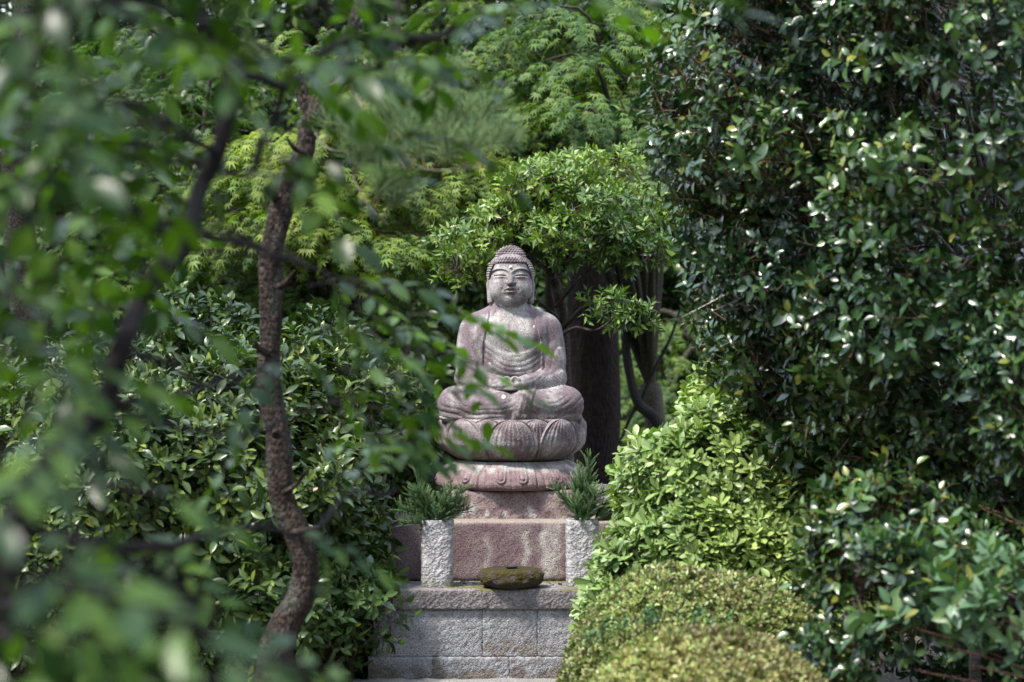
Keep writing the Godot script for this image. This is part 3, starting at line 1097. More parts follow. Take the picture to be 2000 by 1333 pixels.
	for e in [[0.0, 0.0], [0.075, 0.0], [0.105, 0.006], [0.123, 0.018], [0.133, 0.034], [0.134, 0.05], [0.128, 0.064], [0.115, 0.074], [0.095, 0.079], [0.05, 0.079], [0.0, 0.077]]:
		mp.append(e)
	var fine := []
	for k in mp.size() - 1:
		for j in 4:
			fine.append([lerpf(mp[k][0], mp[k + 1][0], j / 4.0), lerpf(mp[k][1], mp[k + 1][1], j / 4.0)])
	fine.append(mp[-1])
	var mb := MB.new()
	lathe(mb, fine, 90, func(p: Vector3, _a: float, _t: float) -> float: return 0.008 * nz.get_noise_3d(p.x * 1500.0, p.y * 2200.0, p.z * 1500.0) + 0.0035 * nz.get_noise_3d(p.x * 6000.0, p.y * 6000.0, p.z * 6000.0), func(p: Vector3) -> Color:
		var n := tone.get_noise_3d(p.x * 16.0, p.y * 22.0, p.z * 16.0) + 0.5 * tone.get_noise_3d(p.x * 50.0, p.y * 50.0, p.z * 50.0)
		var m := smoothstep(-0.25, 0.3, n + (p.y - 0.045) * 14.0)
		return Color(0.10, 0.075, 0.065).lerp(Color(0.085, 0.068, 0.013), m))
	part("stone_bowl", mb.commit(true), M.moss, burner)
	var pb := MB.new()
	lathe(pb, [[0.0, 0.0], [0.02, 0.0], [0.025, 0.004], [0.026, 0.008], [0.022, 0.008], [0.0, 0.0065]], 24, func(_p: Vector3, _a: float, _t: float) -> float: return 0.0, func(_p: Vector3) -> Color: return Color(0.03, 0.024, 0.024))
	part("plate", pb.commit(), M.plain, burner, Transform3D(Basis.IDENTITY, Vector3(0.002, 0.081, 0.03)))
	# dead leaves and moss tuft at the foot of the block
	for k in 5:
		var lb := leaf(0.035, 0.018, OVAL, 0.4, 0.3, Color(0.06, 0.03, 0.015), 0.2)
		var o := part_thing("fallen_leaf", ["curled dark brown leaf against the left flower post on the ledge", "dry brown leaf lying left of the incense stone", "small dark leaf between the left post and incense stone", "brown leaf lying under the right edge of the incense stone", "dry leaf at the foot of the right flower post"][k], "leaf", lb.commit(), M.small, Vector3([-0.215, -0.17, -0.19, 0.15, 0.2][k], 0.379, [-9.95, -9.9, -9.97, -9.86, -9.88][k]), "fallen leaves on the ledge")
		o.rotation = Vector3(rng.randf_range(-0.5, 0.2), rng.randf() * TAU, rng.randf_range(-0.4, 0.4))

func part_thing(called: String, label: String, category: String, mesh: Mesh, mat: Material, where: Vector3, group := "") -> MeshInstance3D:
	var o := MeshInstance3D.new()
	o.name = named(called)
	o.mesh = mesh
	o.material_override = mat
	o.position = where
	o.set_meta("label", label)
	o.set_meta("category", category)
	if group:
		o.set_meta("group", group)
	add_child(o)
	return o

func curve(prof: Array, t: float) -> float:
	for k in prof.size() - 1:
		if t <= prof[k + 1][0]:
			return lerpf(prof[k][1], prof[k + 1][1], smoothstep(0.0, 1.0, (t - prof[k][0]) / (prof[k + 1][0] - prof[k][0])) * 0.35 + 0.65 * (t - prof[k][0]) / (prof[k + 1][0] - prof[k][0]))
	return prof[-1][1]

func make_lotus() -> void:
	var R := [[0.0, 0.215], [0.05, 0.243], [0.12, 0.263], [0.25, 0.284], [0.42, 0.297], [0.6, 0.302], [0.8, 0.302], [1.0, 0.297]]
	var H := 0.179
	var lotus := thing("lotus_flower_stone", "grey stone lotus flower seat with large ribbed upright petals", "lotus stone", Vector3(0, 0.857, -10.5))
	var core := []
	for k in 21:
		var t := k / 20.0
		core.append([curve(R, t) - 0.022 * smoothstep(0.0, 0.3, t) - 0.003, H * t])
	core.append([0.26, H - 0.004]); core.append([0.0, H - 0.004])
	core.push_front([0.0, 0.0])
	var stone := func(p: Vector3) -> Color:
		var c := stone_tone(p, 0.45, 8.0)
		return c.lerp(Color(0.2, 0.15, 0.115), 0.6 * smoothstep(0.06, 0.0, p.y + 0.03 * tone.get_noise_2d(p.x * 20.0, p.z * 20.0)))
	var b := MB.new()
	lathe(b, core, 96, func(_p: Vector3, a: float, t: float) -> float: return -0.004 * absf(sin(a * 44.0)) if t > 0.3 and t < 0.9 else 0.0, stone)
	part("seat", b.commit(true), M.statue_rough, lotus)
	for ring in 2:
		var pm := MB.new()
		var nu := 44
		var nt := 30
		for i in nt + 1:
			for j in nu + 1:
				var u := lerpf(-1.0, 1.0, float(j) / nu)
				var t := float(i) / nt
				var hw := PI / 8.0 * 1.05
				var lift := 0.0
				# the outline is a round arch and the ribs run together at its crown
				var tt := 1.0 - pow(1.0 - t, 1.35)
				hw *= pow(maxf(0.0, 1.0 - pow(tt, 3.2)), 0.5) * (0.9 + 0.1 * smoothstep(0.0, 0.4, tt))
				lift += 0.022 * (1.0 - u * u) * smoothstep(0.0, 0.3, t) * (1.0 - 0.45 * smoothstep(0.75, 1.0, t))
				lift -= 0.016 * smoothstep(0.95, 1.0, absf(u))
				var rib := absf(sin(u * PI * 6.0))
				lift += 0.005 * (rib - 0.5) * smoothstep(0.94, 0.85, absf(u)) * smoothstep(0.05, 0.2, t) * smoothstep(1.02, 0.8, t)
				lift += 0.009 * bump(absf(u) - 0.93, 0.045) - 0.004 * bump(absf(u) - 0.83, 0.04)
				if ring == 1:
					lift -= 0.022
				var r := curve(R, tt) - 0.002 + lift
				var a := u * hw
				var p := Vector3(sin(a) * r, H * tt * 1.012, cos(a) * r)
				var rim := smoothstep(0.84, 0.9, absf(u))
				var c: Color = stone.call(p)
				pm.col = c.lerp(Color(0.235, 0.165, 0.165), clampf(rim, 0, 1) * 0.55)
				pm.add(p)
		for i in nt:
			for j in nu:
				var q := i * (nu + 1) + j
				pm.quad(q, q + 1, q + nu + 2, q + nu + 1)
		# close the petal on the inside
		var pmesh := pm.commit()
		for k in 8:
			part("petal", pmesh, M.statue_rough, lotus, Transform3D(Basis(Vector3.UP, TAU * (k + 0.5 * ring) / 8.0), Vector3.ZERO))
	# the turned-down lotus under it
	var base := thing("drooping_lotus_stone", "reddish round stone base carved with drooping double lobed petals", "lotus stone", Vector3(0, 0.737, -10.5))
	var R2 := [[0.0, 0.315], [0.06, 0.324], [0.2, 0.327], [0.45, 0.318], [0.7, 0.295], [0.88, 0.262], [1.0, 0.225]]
	var H2 := 0.1165
	var core2 := []
	core2.append([0.0, 0.0])
	for k in 15:
		core2.append([curve(R2, k / 14.0) - 0.005, H2 * k / 14.0])
	core2.append([0.0, H2])
	var b2 := MB.new()
	var red := func(p: Vector3) -> Color:
		var up_ := smoothstep(0.05, 0.13, p.y + 0.04 * tone.get_noise_3d(p.x * 14.0, p.y * 14.0, p.z * 14.0))
		return stone_tone(p, 0.05 + 0.75 * up_, 15.0).lerp(Color(0.27, 0.165, 0.165), 0.5 * (1.0 - up_))
	lathe(b2, core2, 96, func(_p: Vector3, _a: float, _t: float) -> float: return 0.0, red)
	part("base_stone", b2.commit(true), M.statue, base)
	var pm2 := MB.new()
	var nu2 := 64
	var nt2 := 34
	for i in nt2 + 1:
		for j in nu2 + 1:
			var u := lerpf(-1.0, 1.0, float(j) / nu2)
			var t := float(i) / nt2
			var lobe := 0.06 * absf(sin(u * PI)) + 0.05 * bump(absf(u) - 1.0, 0.12)      # scalloped lower edge
			var lift := 0.004
			var w := 0.80 + 0.06 * t
			lift += 0.006 * smoothstep(w + 0.05, w - 0.03, absf(u)) - 0.004 * bump(absf(u) - w - 0.03, 0.025)
			lift -= 0.004 * bump(u, 0.03) * smoothstep(0.9, 0.3, t)
			# two drop-shaped bosses
			var uu := absf(u) - 0.36
			var dd := Vector2(uu * 0.13 / 0.9, maxf(0.0, maxf(0.42 - t, t - 1.0)) * 0.128).length()
			lift += 0.006 * smoothstep(0.026, 0.021, dd) - 0.005 * smoothstep(0.017, 0.013, dd) + 0.005 * smoothstep(0.0095, 0.006, dd) - 0.0025 * bump(dd - 0.029, 0.003)
			lift += 0.002 * sin(u * 40.0) * smoothstep(0.8, 1.0, t) - 0.006 * smoothstep(0.06, 0.0, t - lobe * 0.3)
			var r := curve(R2, t) - 0.003 + lift
			var a := u * PI / 8.0
			var p := Vector3(sin(a) * r, H2 * (t * (1.0 - 0.0)) + 0.006 * (1.0 - t) * absf(sin(u * PI)), cos(a) * r)
			pm2.col = red.call(p)
			pm2.add(p)
	for i in nt2:
		for j in nu2:
			var q := i * (nu2 + 1) + j
			pm2.quad(q, q + 1, q + nu2 + 2, q + nu2 + 1)
	var pmesh2 := pm2.commit()
	for k in 8:
		part("petal", pmesh2, M.statue, base, Transform3D(Basis(Vector3.UP, TAU * k / 8.0), Vector3.ZERO))

func bouquet(s: int, where: Vector3) -> void:
	var root := thing("evergreen_sprigs", ["feathery dark evergreen sprigs standing in the left granite post", "feathery evergreen sprigs in the right granite post, one branch reaching right"][s], "cut branches", where, "evergreen cuttings at the pedestal")
	# a cord of short incurved needles
	var cord := MB.new()
	cord.col = Color(0.05, 0.05, 0.025)
	stick(cord, Vector3.ZERO, Vector3(0, 0.075, 0), 0.0016, 0.0008, 4)
	for k in 46:
		var t := k / 46.0
		var a := k * 2.4
		var rad := Vector3(cos(a), 0, sin(a))
		var p := Vector3(0, 0.004 + 0.07 * t, 0)
		var e := 0.75 + 0.45 * t
		var l := 0.013 * (1.0 - 0.45 * t)
		var q := p + (rad * cos(e) + Vector3.UP * sin(e)) * l
		cord.col = Color(0.09, 0.18, 0.08).lerp(Color(0.2, 0.3, 0.12), t)
		stick(cord, p, q, 0.0012, 0.0004, 3)
	var cmesh := cord.commit()
	var spec := []
	if s == 0:
		for k in 7:
			spec.append([Vector3(rng.randf_range(-0.75, 0.75), 1.0, rng.randf_range(-0.1, 0.7)), rng.randf_range(0.2, 0.27)])
		spec.append([Vector3(0.7, 0.7, 0.3), 0.21]); spec.append([Vector3(-0.75, 0.7, 0.3), 0.22]); spec.append([Vector3(0.25, 1.0, 0.5), 0.2]); spec.append([Vector3(-0.25, 1.0, 0.2), 0.28]); spec.append([Vector3(-0.4, 1.0, 0.5), 0.2]); spec.append([Vector3(0.45, 0.9, 0.2), 0.23]); spec.append([Vector3(-0.7, 0.5, 0.4), 0.18])
	else:
		for k in 5:
			spec.append([Vector3(rng.randf_range(-0.4, 0.25), 1.0, rng.randf_range(-0.1, 0.45)), rng.randf_range(0.22, 0.31)])
		spec.append([Vector3(-0.6, 1.0, 0.3), 0.26]); spec.append([Vector3(0.05, 1.0, 0.1), 0.33]); spec.append([Vector3(0.85, 0.85, 0.05), 0.33]); spec.append([Vector3(0.95, 0.8, 0.1), 0.29]); spec.append([Vector3(0.0, 1.0, 0.5), 0.2]); spec.append([Vector3(0.3, 1.0, 0.4), 0.22])
	for e in spec:
		var dir: Vector3 = (e[0] as Vector3).normalized()
		var l: float = e[1] * 1.15
		var foot := Vector3(rng.randf_range(-0.025, 0.025), 0.0, rng.randf_range(-0.025, 0.025))
		var tip := foot + Vector3(dir.x * l * 0.8, dir.y * l, dir.z * l * 0.6)
		var mid := foot + Vector3(dir.x * 0.25, 0.55, dir.z * 0.25) * l
		var b := MB.new()
		b.col = Color(0.07, 0.06, 0.03)
		tube(b, [foot, mid, tip], [0.004, 0.003, 0.0012], 5, 5)
		part("stem", b.commit(), M.bark, root)
		var where_: Array[Transform3D] = []
		var tint := PackedColorArray()
		for j in 40:
			var t := rng.randf_range(0.3, 1.0)
			var p := foot.lerp(mid, t * 2.0) if t < 0.5 else mid.lerp(tip, t * 2.0 - 1.0)
			var d := (dir * 1.0 + rv() * 0.85 + Vector3(0, 0.15, 0)).normalized()
			var f := frame(d, rv())
			where_.append(Transform3D(Basis(f.x, f.z, -f.y).scaled(Vector3.ONE * rng.randf_range(0.65, 1.2) * (1.1 - 0.4 * t)), p))
			tint.append(Color.WHITE * rng.randf_range(0.7, 1.3))
		many("needles", cmesh, M.needle, where_, tint, root)

# ---------------------------------------------------------------- statue
func make_statue() -> void:
	var root := thing("buddha_statue", "weathered reddish stone seated Buddha with hands joined in meditation", "statue", Vector3(-0.006, 1.0335, -10.5))
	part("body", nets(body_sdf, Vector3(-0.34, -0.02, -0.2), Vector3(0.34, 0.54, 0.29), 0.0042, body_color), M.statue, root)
	lap("body")
	part("hands", nets(hands_sdf, Vector3(-0.11, 0.11, 0.12), Vector3(0.11, 0.2, 0.26), 0.003, func(p: Vector3) -> Color: return stone_tone(p, 0.6, 3.0)), M.statue, root)
	part("head", nets(head_sdf, Vector3(-0.12, 0.44, -0.13), Vector3(0.12, 0.74, 0.14), 0.0023, head_color), M.statue, root)
	lap("head")
	part("hair", nets(hair_sdf, Vector3(-0.12, 0.56, -0.14), Vector3(0.12, 0.76, 0.1), 0.004, func(p: Vector3) -> Color: return stone_tone(p, 0.1, 6.0) * 0.5), M.statue, root)
	var dot := MB.new()
	dot.col = Color(0.5, 0.48, 0.46)
	var dome := SphereMesh.new()
	dome.radius = 0.0065
	dome.height = 0.013
	dome.radial_segments = 16
	dome.rings = 8
	part("forehead_dot", dome, stone_plain(), root, Transform3D(Basis.IDENTITY, Vector3(0, 0.6545, 0.0875)))
	# rows of small round curls
	var curl := MB.new()
	for k in 5:
		var e := k / 4.0 * PI * 0.5
		for j in 8:
			var a := TAU * j / 8.0 + 0.4 * k
			var r := 0.0056 * cos(e) + (0.0004 if k < 4 else 0.0)
			curl.add(Vector3(cos(a) * r, 0.0075 * sin(e) + 0.0007 * float(k % 2), sin(a) * r))
	for k in 4:
		for j in 8:
			var n := (j + 1) % 8
			curl.quad(k * 8 + j, (k + 1) * 8 + j, (k + 1) * 8 + n, k * 8 + n)
	var cm := curl.commit()
	var where: Array[Transform3D] = []
	var tint := PackedColorArray()
	var row := 0
	for part_ in 2:
		var c := Vector3(0, 0.628, -0.02) if part_ == 0 else Vector3(0, 0.694, -0.022)
		var r := Vector3(0.0985, 0.089, 0.119) if part_ == 0 else Vector3(0.063, 0.053, 0.062)
		var e := -0.2
		while e < 1.5:
			var ring := cos(e) * r.x
			var n := maxi(1, int(TAU * ring / 0.0128))
			for j in n:
				var a := TAU * (j + 0.5 * (row % 2)) / n
				var p := c + Vector3(sin(a) * cos(e) * r.x, sin(e) * r.y, cos(a) * cos(e) * r.z)
				var line := 0.674 - 0.055 * smoothstep(0.07, 0.098, absf(p.x)) - 0.09 * smoothstep(0.05, -0.06, p.z)
				var other := ((p - Vector3(0, 0.694, -0.022)) / Vector3(0.063, 0.053, 0.062)).length() if part_ == 0 else ((p - Vector3(0, 0.628, -0.02)) / Vector3(0.0985, 0.089, 0.119)).length()
				if p.y < line + 0.001 or other < 1.02:
					continue
				var nrm := ((p - c) / (r * r)).normalized()
				var f := frame(nrm, Vector3(0.1, 1, 0.1))
				where.append(Transform3D(Basis(f.x, f.z, -f.y).rotated(nrm, rng.randf() * 6.0).scaled(Vector3.ONE * rng.randf_range(0.92, 1.08)), p - nrm * 0.001))
				tint.append(stone_tone(p, 0.42, 6.0))
			e += 0.0122 / ((r.y + r.z) * 0.5)
			row += 1
	many("hair_curls", cm, stone_plain(), where, tint, root)

var _plain_stone: StandardMaterial3D
func stone_plain() -> StandardMaterial3D:
	if _plain_stone == null:
		_plain_stone = M.statue
	return _plain_stone

# ---------------------------------------------------------------- other stone and wood
func make_stonework() -> void:
	# mossy stone with a carved character, low on the left
	var root := thing("inscribed_stone", "mossy upright stone carved with a character behind the pine trunk", "stone marker", at(597, 1400, 9.55) * Vector3(1, 0, 1))
	var mossy := func(p: Vector3) -> Color: return Color(0.14, 0.13, 0.05).lerp(Color(0.2, 0.19, 0.15), clampf(0.3 + tone.get_noise_3d(p.x * 12.0, p.y * 12.0, p.z * 12.0), 0, 1))
	part("stone", block(Vector3(0.2, 0.27, 0.12), 0.02, 0.015, 0.01, 1500.0, 3.0, mossy), M.moss, root, Transform3D(Basis.IDENTITY, Vector3(0, 0.135, -0.07)))
	var face := CSGBox3D.new()
	face.name = "inscribed_face"
	face.size = Vector3(0.15, 0.23, 0.02)
	face.position = Vector3(0, 0.13, -0.002)
	var fm := StandardMaterial3D.new()
	fm.albedo_color = lin(0.15, 0.14, 0.055)
	fm.roughness = 0.95
	face.material = fm
	# strokes of the character, cut into the face: [x, y, length, turn]
	for k in [[-0.028, 0.052, 0.03, 0.0], [-0.014, 0.04, 0.025, 1.57], [-0.028, 0.028, 0.03, 0.0], [-0.041, 0.016, 0.024, 1.45], [-0.028, 0.005, 0.028, 0.0], [-0.016, -0.012, 0.036, 1.5], [-0.025, -0.03, 0.018, 0.5], [0.012, 0.05, 0.035, 1.0], [0.028, 0.04, 0.04, 0.0], [0.024, 0.002, 0.075, 1.57], [0.01, 0.008, 0.03, 1.1], [0.04, 0.008, 0.03, -1.0], [0.018, -0.035, 0.014, 0.6]]:
		var st := CSGBox3D.new()
		st.name = "stroke"
		st.operation = CSGShape3D.OPERATION_SUBTRACTION
		st.size = Vector3(k[2], 0.006, 0.012)
		st.position = Vector3(k[0], k[1], 0.009)
		st.rotation.z = k[3]
		st.material = fm
		face.add_child(st, true)
	root.add_child(face)
	# small onion-topped stone behind the trunk
	var fin := thing("stone_finial", "small mossy onion topped stone finial half hidden in the hedge", "stone ornament", at(600, 1400, 9.75) * Vector3(1, 0, 1))
	var b := MB.new()
	var moss := func(p: Vector3) -> Color: return Color(0.15, 0.15, 0.06).lerp(Color(0.26, 0.24, 0.18), clampf(0.5 + 1.2 * tone.get_noise_3d(p.x * 40.0, p.y * 40.0, p.z * 40.0), 0, 1))
	lathe(b, [[0.0, 0.0], [0.07, 0.0], [0.07, 0.36], [0.05, 0.37], [0.045, 0.40], [0.062, 0.425], [0.075, 0.44], [0.07, 0.46], [0.045, 0.475]], 28, func(_p: Vector3, _a: float, _t: float) -> float: return 0.0, moss)
	part("shaft", b.commit(true), M.moss, fin)
	var b2 := MB.new()
	lathe(b2, [[0.03, 0.475], [0.031, 0.53], [0.026, 0.545], [0.036, 0.555], [0.0385, 0.57], [0.036, 0.588], [0.026, 0.603], [0.011, 0.613], [0.003, 0.624], [0.0, 0.627]], 28, func(_p: Vector3, _a: float, _t: float) -> float: return 0.0, moss)
	part("onion_top", b2.commit(true), M.moss, fin)
	# low roofed wooden box to the right of the pedestal
	var box := thing("roofed_wooden_box", "small weathered wooden box with a sloping plank roof beside the right sprigs", "wooden box", Vector3(0.425, 0, -10.1))
	var grey_wood := func(p: Vector3) -> Color: return Color(0.155, 0.135, 0.135) * (1.0 + 0.25 * tone.get_noise_3d(p.x * 20.0, p.y * 90.0, p.z * 90.0))
	var dark_wood := func(p: Vector3) -> Color: return Color(0.07, 0.045, 0.035) * (1.0 + 0.25 * tone.get_noise_3d(p.x * 20.0, p.y * 90.0, p.z * 90.0))
	for k in 6:
		var t := Transform3D(Basis(Vector3.RIGHT, 0.42), Vector3(0.02, 0.69 + 0.0128 * k, 0.03 - 0.029 * k))
		part("roof_plank", block(Vector3(0.27, 0.009, 0.031), 0.002, 0.02, 0.0015, 3000.0, k * 7.0, grey_wood), M.wood, box, t)
	part("eave_board", block(Vector3(0.25, 0.012, 0.012), 0.002, 0.03, 0.0, 1.0, 0.0, dark_wood), M.wood, box, Transform3D(Basis.IDENTITY, Vector3(0.02, 0.677, 0.028)))
	part("box_body", block(Vector3(0.2, 0.36, 0.14), 0.004, 0.04, 0.0, 1.0, 0.0, dark_wood), M.wood, box, Transform3D(Basis.IDENTITY, Vector3(0.03, 0.493, -0.06)))
	for sx in [-0.06, 0.12]:
		part("leg", block(Vector3(0.035, 0.33, 0.035), 0.004, 0.05, 0.0, 1.0, 0.0, dark_wood), M.wood, box, Transform3D(Basis.IDENTITY, Vector3(sx, 0.163, -0.06)))
	# grey board fence behind the hedge on the left
	var fence := thing("board_fence", "weathered grey vertical board fence glimpsed behind the left sprigs", "fence", Vector3(-0.55, 0, -11.0))
	for k in 8:
		part("board", block(Vector3(0.048, 0.86, 0.012), 0.003, 0.05, 0.0015, 2000.0, k * 5.0, func(p: Vector3) -> Color: return Color(0.11, 0.115, 0.115) * (1.0 + 0.35 * tone.get_noise_3d(p.x * 120.0, p.y * 6.0, k * 3.0))), M.plain, fence, Transform3D(Basis.IDENTITY, Vector3(-0.17 + 0.052 * k, 0.43, 0.0)))
	part("rail", block(Vector3(0.44, 0.04, 0.03), 0.004, 0.05, 0.0, 1.0, 0.0, dark_wood), M.wood, fence, Transform3D(Basis.IDENTITY, Vector3(0.0, 0.62, -0.024)))
	# stone posts and rail in the shade of the camellia
	var gate := thing("stone_post_rail", "dark granite posts carrying a stone rail in the camellia's shade", "stone fence", at(1690, 1400, 7.9) * Vector3(1, 0, 1))
	var dark_stone := func(p: Vector3) -> Color: return Color(0.09, 0.085, 0.075) * (1.0 + 0.4 * tone.get_noise_3d(p.x * 15.0, p.y * 15.0, p.z * 15.0))
	part("post", block(Vector3(0.034, 0.66, 0.05), 0.006, 0.015, 0.004, 2500.0, 1.0, dark_stone), M.granite_wall, gate, Transform3D(Basis.IDENTITY, Vector3(-0.022, 0.33, 0)))
	part("post", block(Vector3(0.034, 0.66, 0.05), 0.006, 0.015, 0.004, 2500.0, 2.0, dark_stone), M.granite_wall, gate, Transform3D(Basis.IDENTITY, Vector3(0.36, 0.33, 0)))
	part("rail", block(Vector3(0.50, 0.042, 0.07), 0.008, 0.015, 0.005, 2500.0, 3.0, dark_stone), M.granite_wall, gate, Transform3D(Basis.IDENTITY, Vector3(0.17, 0.682, 0)))

# ---------------------------------------------------------------- shrubs
func make_shrubs() -> void:
	var twig := Color(0.06, 0.042, 0.03)
	# hedges on the left
	var back := thing("back_hedge", "darker glossy hedge standing behind the lower hedge on the left", "hedge", Vector3(-1.5, 0, -11.6))
	var bb := [[Vector3(-1.75, 0.72, -11.5), Vector3(0.5, 0.68, 0.5)], [Vector3(-1.25, 0.74, -11.6), Vector3(0.6, 0.72, 0.55)], [Vector3(-0.85, 0.7, -11.7), Vector3(0.5, 0.62, 0.5)]]
	stems(back, M.bark, [Vector3(-1.75, 0, -11.5), Vector3(-1.25, 0, -11.6)], bb, 10, 0.02, twig)
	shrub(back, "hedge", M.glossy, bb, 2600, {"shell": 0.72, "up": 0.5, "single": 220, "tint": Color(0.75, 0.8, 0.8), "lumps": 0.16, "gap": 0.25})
	var front := thing("front_hedge", "sunlit light green hedge along the left in front of the darker one", "hedge", Vector3(-1.2, 0, -9.9))
	var fb := [[Vector3(-1.75, 0.6, -9.7), Vector3(0.5, 0.58, 0.55)], [Vector3(-1.2, 0.62, -9.9), Vector3(0.6, 0.62, 0.6)], [Vector3(-0.88, 0.6, -10.1), Vector3(0.38, 0.6, 0.5)], [Vector3(-0.58, 0.9, -10.7), Vector3(0.20, 0.36, 0.3)]]
	stems(front, M.bark, [Vector3(-1.6, 0, -9.8), Vector3(-1.15, 0, -9.9), Vector3(-0.8, 0, -10.0), Vector3(-0.5, 0, -10.6)], fb, 16, 0.018, twig)
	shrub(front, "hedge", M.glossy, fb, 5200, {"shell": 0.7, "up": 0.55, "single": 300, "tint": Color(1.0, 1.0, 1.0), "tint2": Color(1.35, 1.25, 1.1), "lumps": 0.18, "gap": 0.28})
	var low := thing("leafy_shrub", "loose dark leafy shrub with bent stems left of the pedestal", "shrub", Vector3(-0.68, 0, -9.55))
	var lb := [[Vector3(-0.95, 0.33, -9.5), Vector3(0.26, 0.32, 0.26)], [Vector3(-0.70, 0.5, -9.72), Vector3(0.13, 0.15, 0.14)], [Vector3(-0.62, 0.34, -9.55), Vector3(0.08, 0.10, 0.1)]]
	stems(low, M.bark, [Vector3(-0.72, 0, -9.6)], lb, 9, 0.02, Color(0.075, 0.06, 0.04))
	shrub(low, "hedge", M.glossy, lb, 480, {"shell": 0.5, "up": 0.4, "single": 260, "tint": Color(0.9, 0.95, 0.95), "lumps": 0.15, "gap": 0.35})
	# camellia on the right
	var cam := thing("camellia_bush", "huge dark glossy leaved camellia filling the right of the garden", "bush", Vector3(2.2, 0, -8.8))
	var cb := [[Vector3(2.35, 2.2, -8.9), Vector3(1.72, 1.7, 1.45)], [Vector3(1.46, 2.0, -9.6), Vector3(0.78, 1.05, 0.75)], [Vector3(2.45, 1.15, -7.9), Vector3(0.9, 1.05, 0.9)], [Vector3(1.95, 0.75, -8.8), Vector3(0.6, 0.6, 0.5)], [Vector3(1.16, 0.62, -7.6), Vector3(0.22, 0.24, 0.2)], [Vector3(2.1, 3.3, -9.4), Vector3(1.1, 0.9, 1.0)]]
	stems(cam, M.bark, [Vector3(2.0, 0, -8.9), Vector3(2.25, 0, -8.6), Vector3(1.85, 0, -9.2)], cb, 46, 0.026, Color(0.1, 0.08, 0.066), 0.85)
	shrub(cam, "camellia", M.camellia, cb, 13500, {"scale": 0.84, "size_var": 0.32, "shell": 0.72, "up": 0.55, "single": 300, "tint": Color(0.7, 0.8, 0.85), "tint2": Color(1.5, 1.35, 0.95), "lumps": 0.2, "gap": 0.4, "thin": 0.34, "gap_f": 3.0})
	# lime-green bush
	var lime := thing("lime_green_bush", "dense lime green bush with whorled leaves right of the pedestal", "bush", Vector3(0.8, 0, -9.6))
	var mb := [[Vector3(0.76, 0.42, -9.3), Vector3(0.43, 0.42, 0.38)], [Vector3(0.79, 0.68, -9.4), Vector3(0.38, 0.42, 0.33)], [Vector3(0.90, 1.05, -9.6), Vector3(0.19, 0.24, 0.2)], [Vector3(1.16, 0.50, -9.25), Vector3(0.29, 0.42, 0.32)]]
	stems(lime, M.bark, [Vector3(0.8, 0, -9.6)], mb, 12, 0.014, Color(0.08, 0.06, 0.045))
	shrub(lime, "lime", M.lime, mb, 4300, {"scale": 0.74, "size_var": 0.2, "shell": 0.72, "up": 0.5, "single": 300, "tint": Color(0.95, 1.0, 1.0), "tint2": Color(1.45, 1.35, 1.2), "lumps": 0.07, "spread": 0.32, "gap": 0.14, "gap_f": 4.0})
	# clipped azaleas
	for k in 2:
		var az := thing("azalea_dome", ["rear rounded clipped azalea with olive and brown leaves below the lime bush", "front low clipped azalea mound cut off by the bottom of the picture"][k], "clipped shrub", [Vector3(0.64, 0, -8.3), Vector3(0.6, 0, -7.2)][k], "clipped azalea domes")
		var ab := [[[Vector3(0.55, 0.09, -8.3), Vector3(0.38, 0.485, 0.46)], [Vector3(0.77, 0.08, -8.3), Vector3(0.355, 0.465, 0.46)]], [[Vector3(0.59, 0.03, -7.2), Vector3(0.43, 0.465, 0.42)]]][k] as Array
		stems(az, M.bark, [Vector3(ab[0][0].x, 0, ab[0][0].z)], ab, 10, 0.008, Color(0.07, 0.045, 0.03), 0.8)
		shrub(az, "azalea", M.small, ab, [11500, 8500][k], {"shell": 0.93, "up": 0.35, "tint": [Color(0.92, 0.9, 0.88), Color(1.0, 0.9, 0.82)][k], "tint2": [Color(1.1, 1.2, 1.0), Color(1.35, 1.3, 1.1)][k], "lumps": 0.015, "spread": 0.4, "margin": 500.0, "gap": 0.24, "gap_f": 14.0, "size_var": 0.5})
		shrub(az, "azalea", M.small, ab, 110, {"shell": 0.985, "up": 1.2, "scale": 1.25, "tint": Color(1.0, 1.0, 0.9), "tint2": Color(1.1, 1.35, 1.1), "lumps": 0.025, "spread": 0.5, "margin": 300.0})
	var weed := thing("green_weeds", "fresh green weeds growing in the cleft between the azalea mounds", "weeds", Vector3(0.6, 0.35, -7.75))
	for k in 44:
		var px := rng.randf_range(1140, 1450)
		var p := Vector3((px - 1000.0) / FPX * 7.75, 0.455 + rng.randf_range(-0.02, 0.03) - 0.25 * pow((px - 1330.0) / 250.0, 2.0) * 0.4, -7.72 + rng.randf_range(-0.05, 0.06))
		part("weed_shoot", (SP.weed[k % 3] as Sprig).mesh, M.lime, weed, Transform3D(Basis(Vector3.UP, rng.randf() * TAU).scaled(Vector3.ONE * rng.randf_range(0.4, 0.75)), p - weed.position))
	var orange := part_thing("orange_leaf", "bright orange fallen leaf lying on the rear azalea dome", "leaf", leaf(0.026, 0.022, OVAL, 0.15, 0.1, Color(0.55, 0.14, 0.03)).commit(), M.small, at(1217, 1222, 7.98))
	orange.rotation = Vector3(-0.9, 0.6, 0.5)
	# shrub in the lower right corner
	var nan := thing("young_leaf_shrub", "blue green shrub with yellow new leaves in the lower right corner", "shrub", Vector3(1.6, 0, -7.0))
	var tips := [[1770, 1075, 7.3], [1745, 1215, 7.2], [1800, 1150, 7.0], [1850, 1080, 7.2], [1880, 1180, 6.9], [1930, 1110, 7.0], [1990, 1100, 6.9], [1840, 1260, 6.9], [1960, 1210, 6.7], [1900, 1300, 6.8], [1790, 1310, 7.0], [2040, 1180, 6.8], [2010, 1290, 6.6], [1985, 1020, 7.1]]
	var left := 260
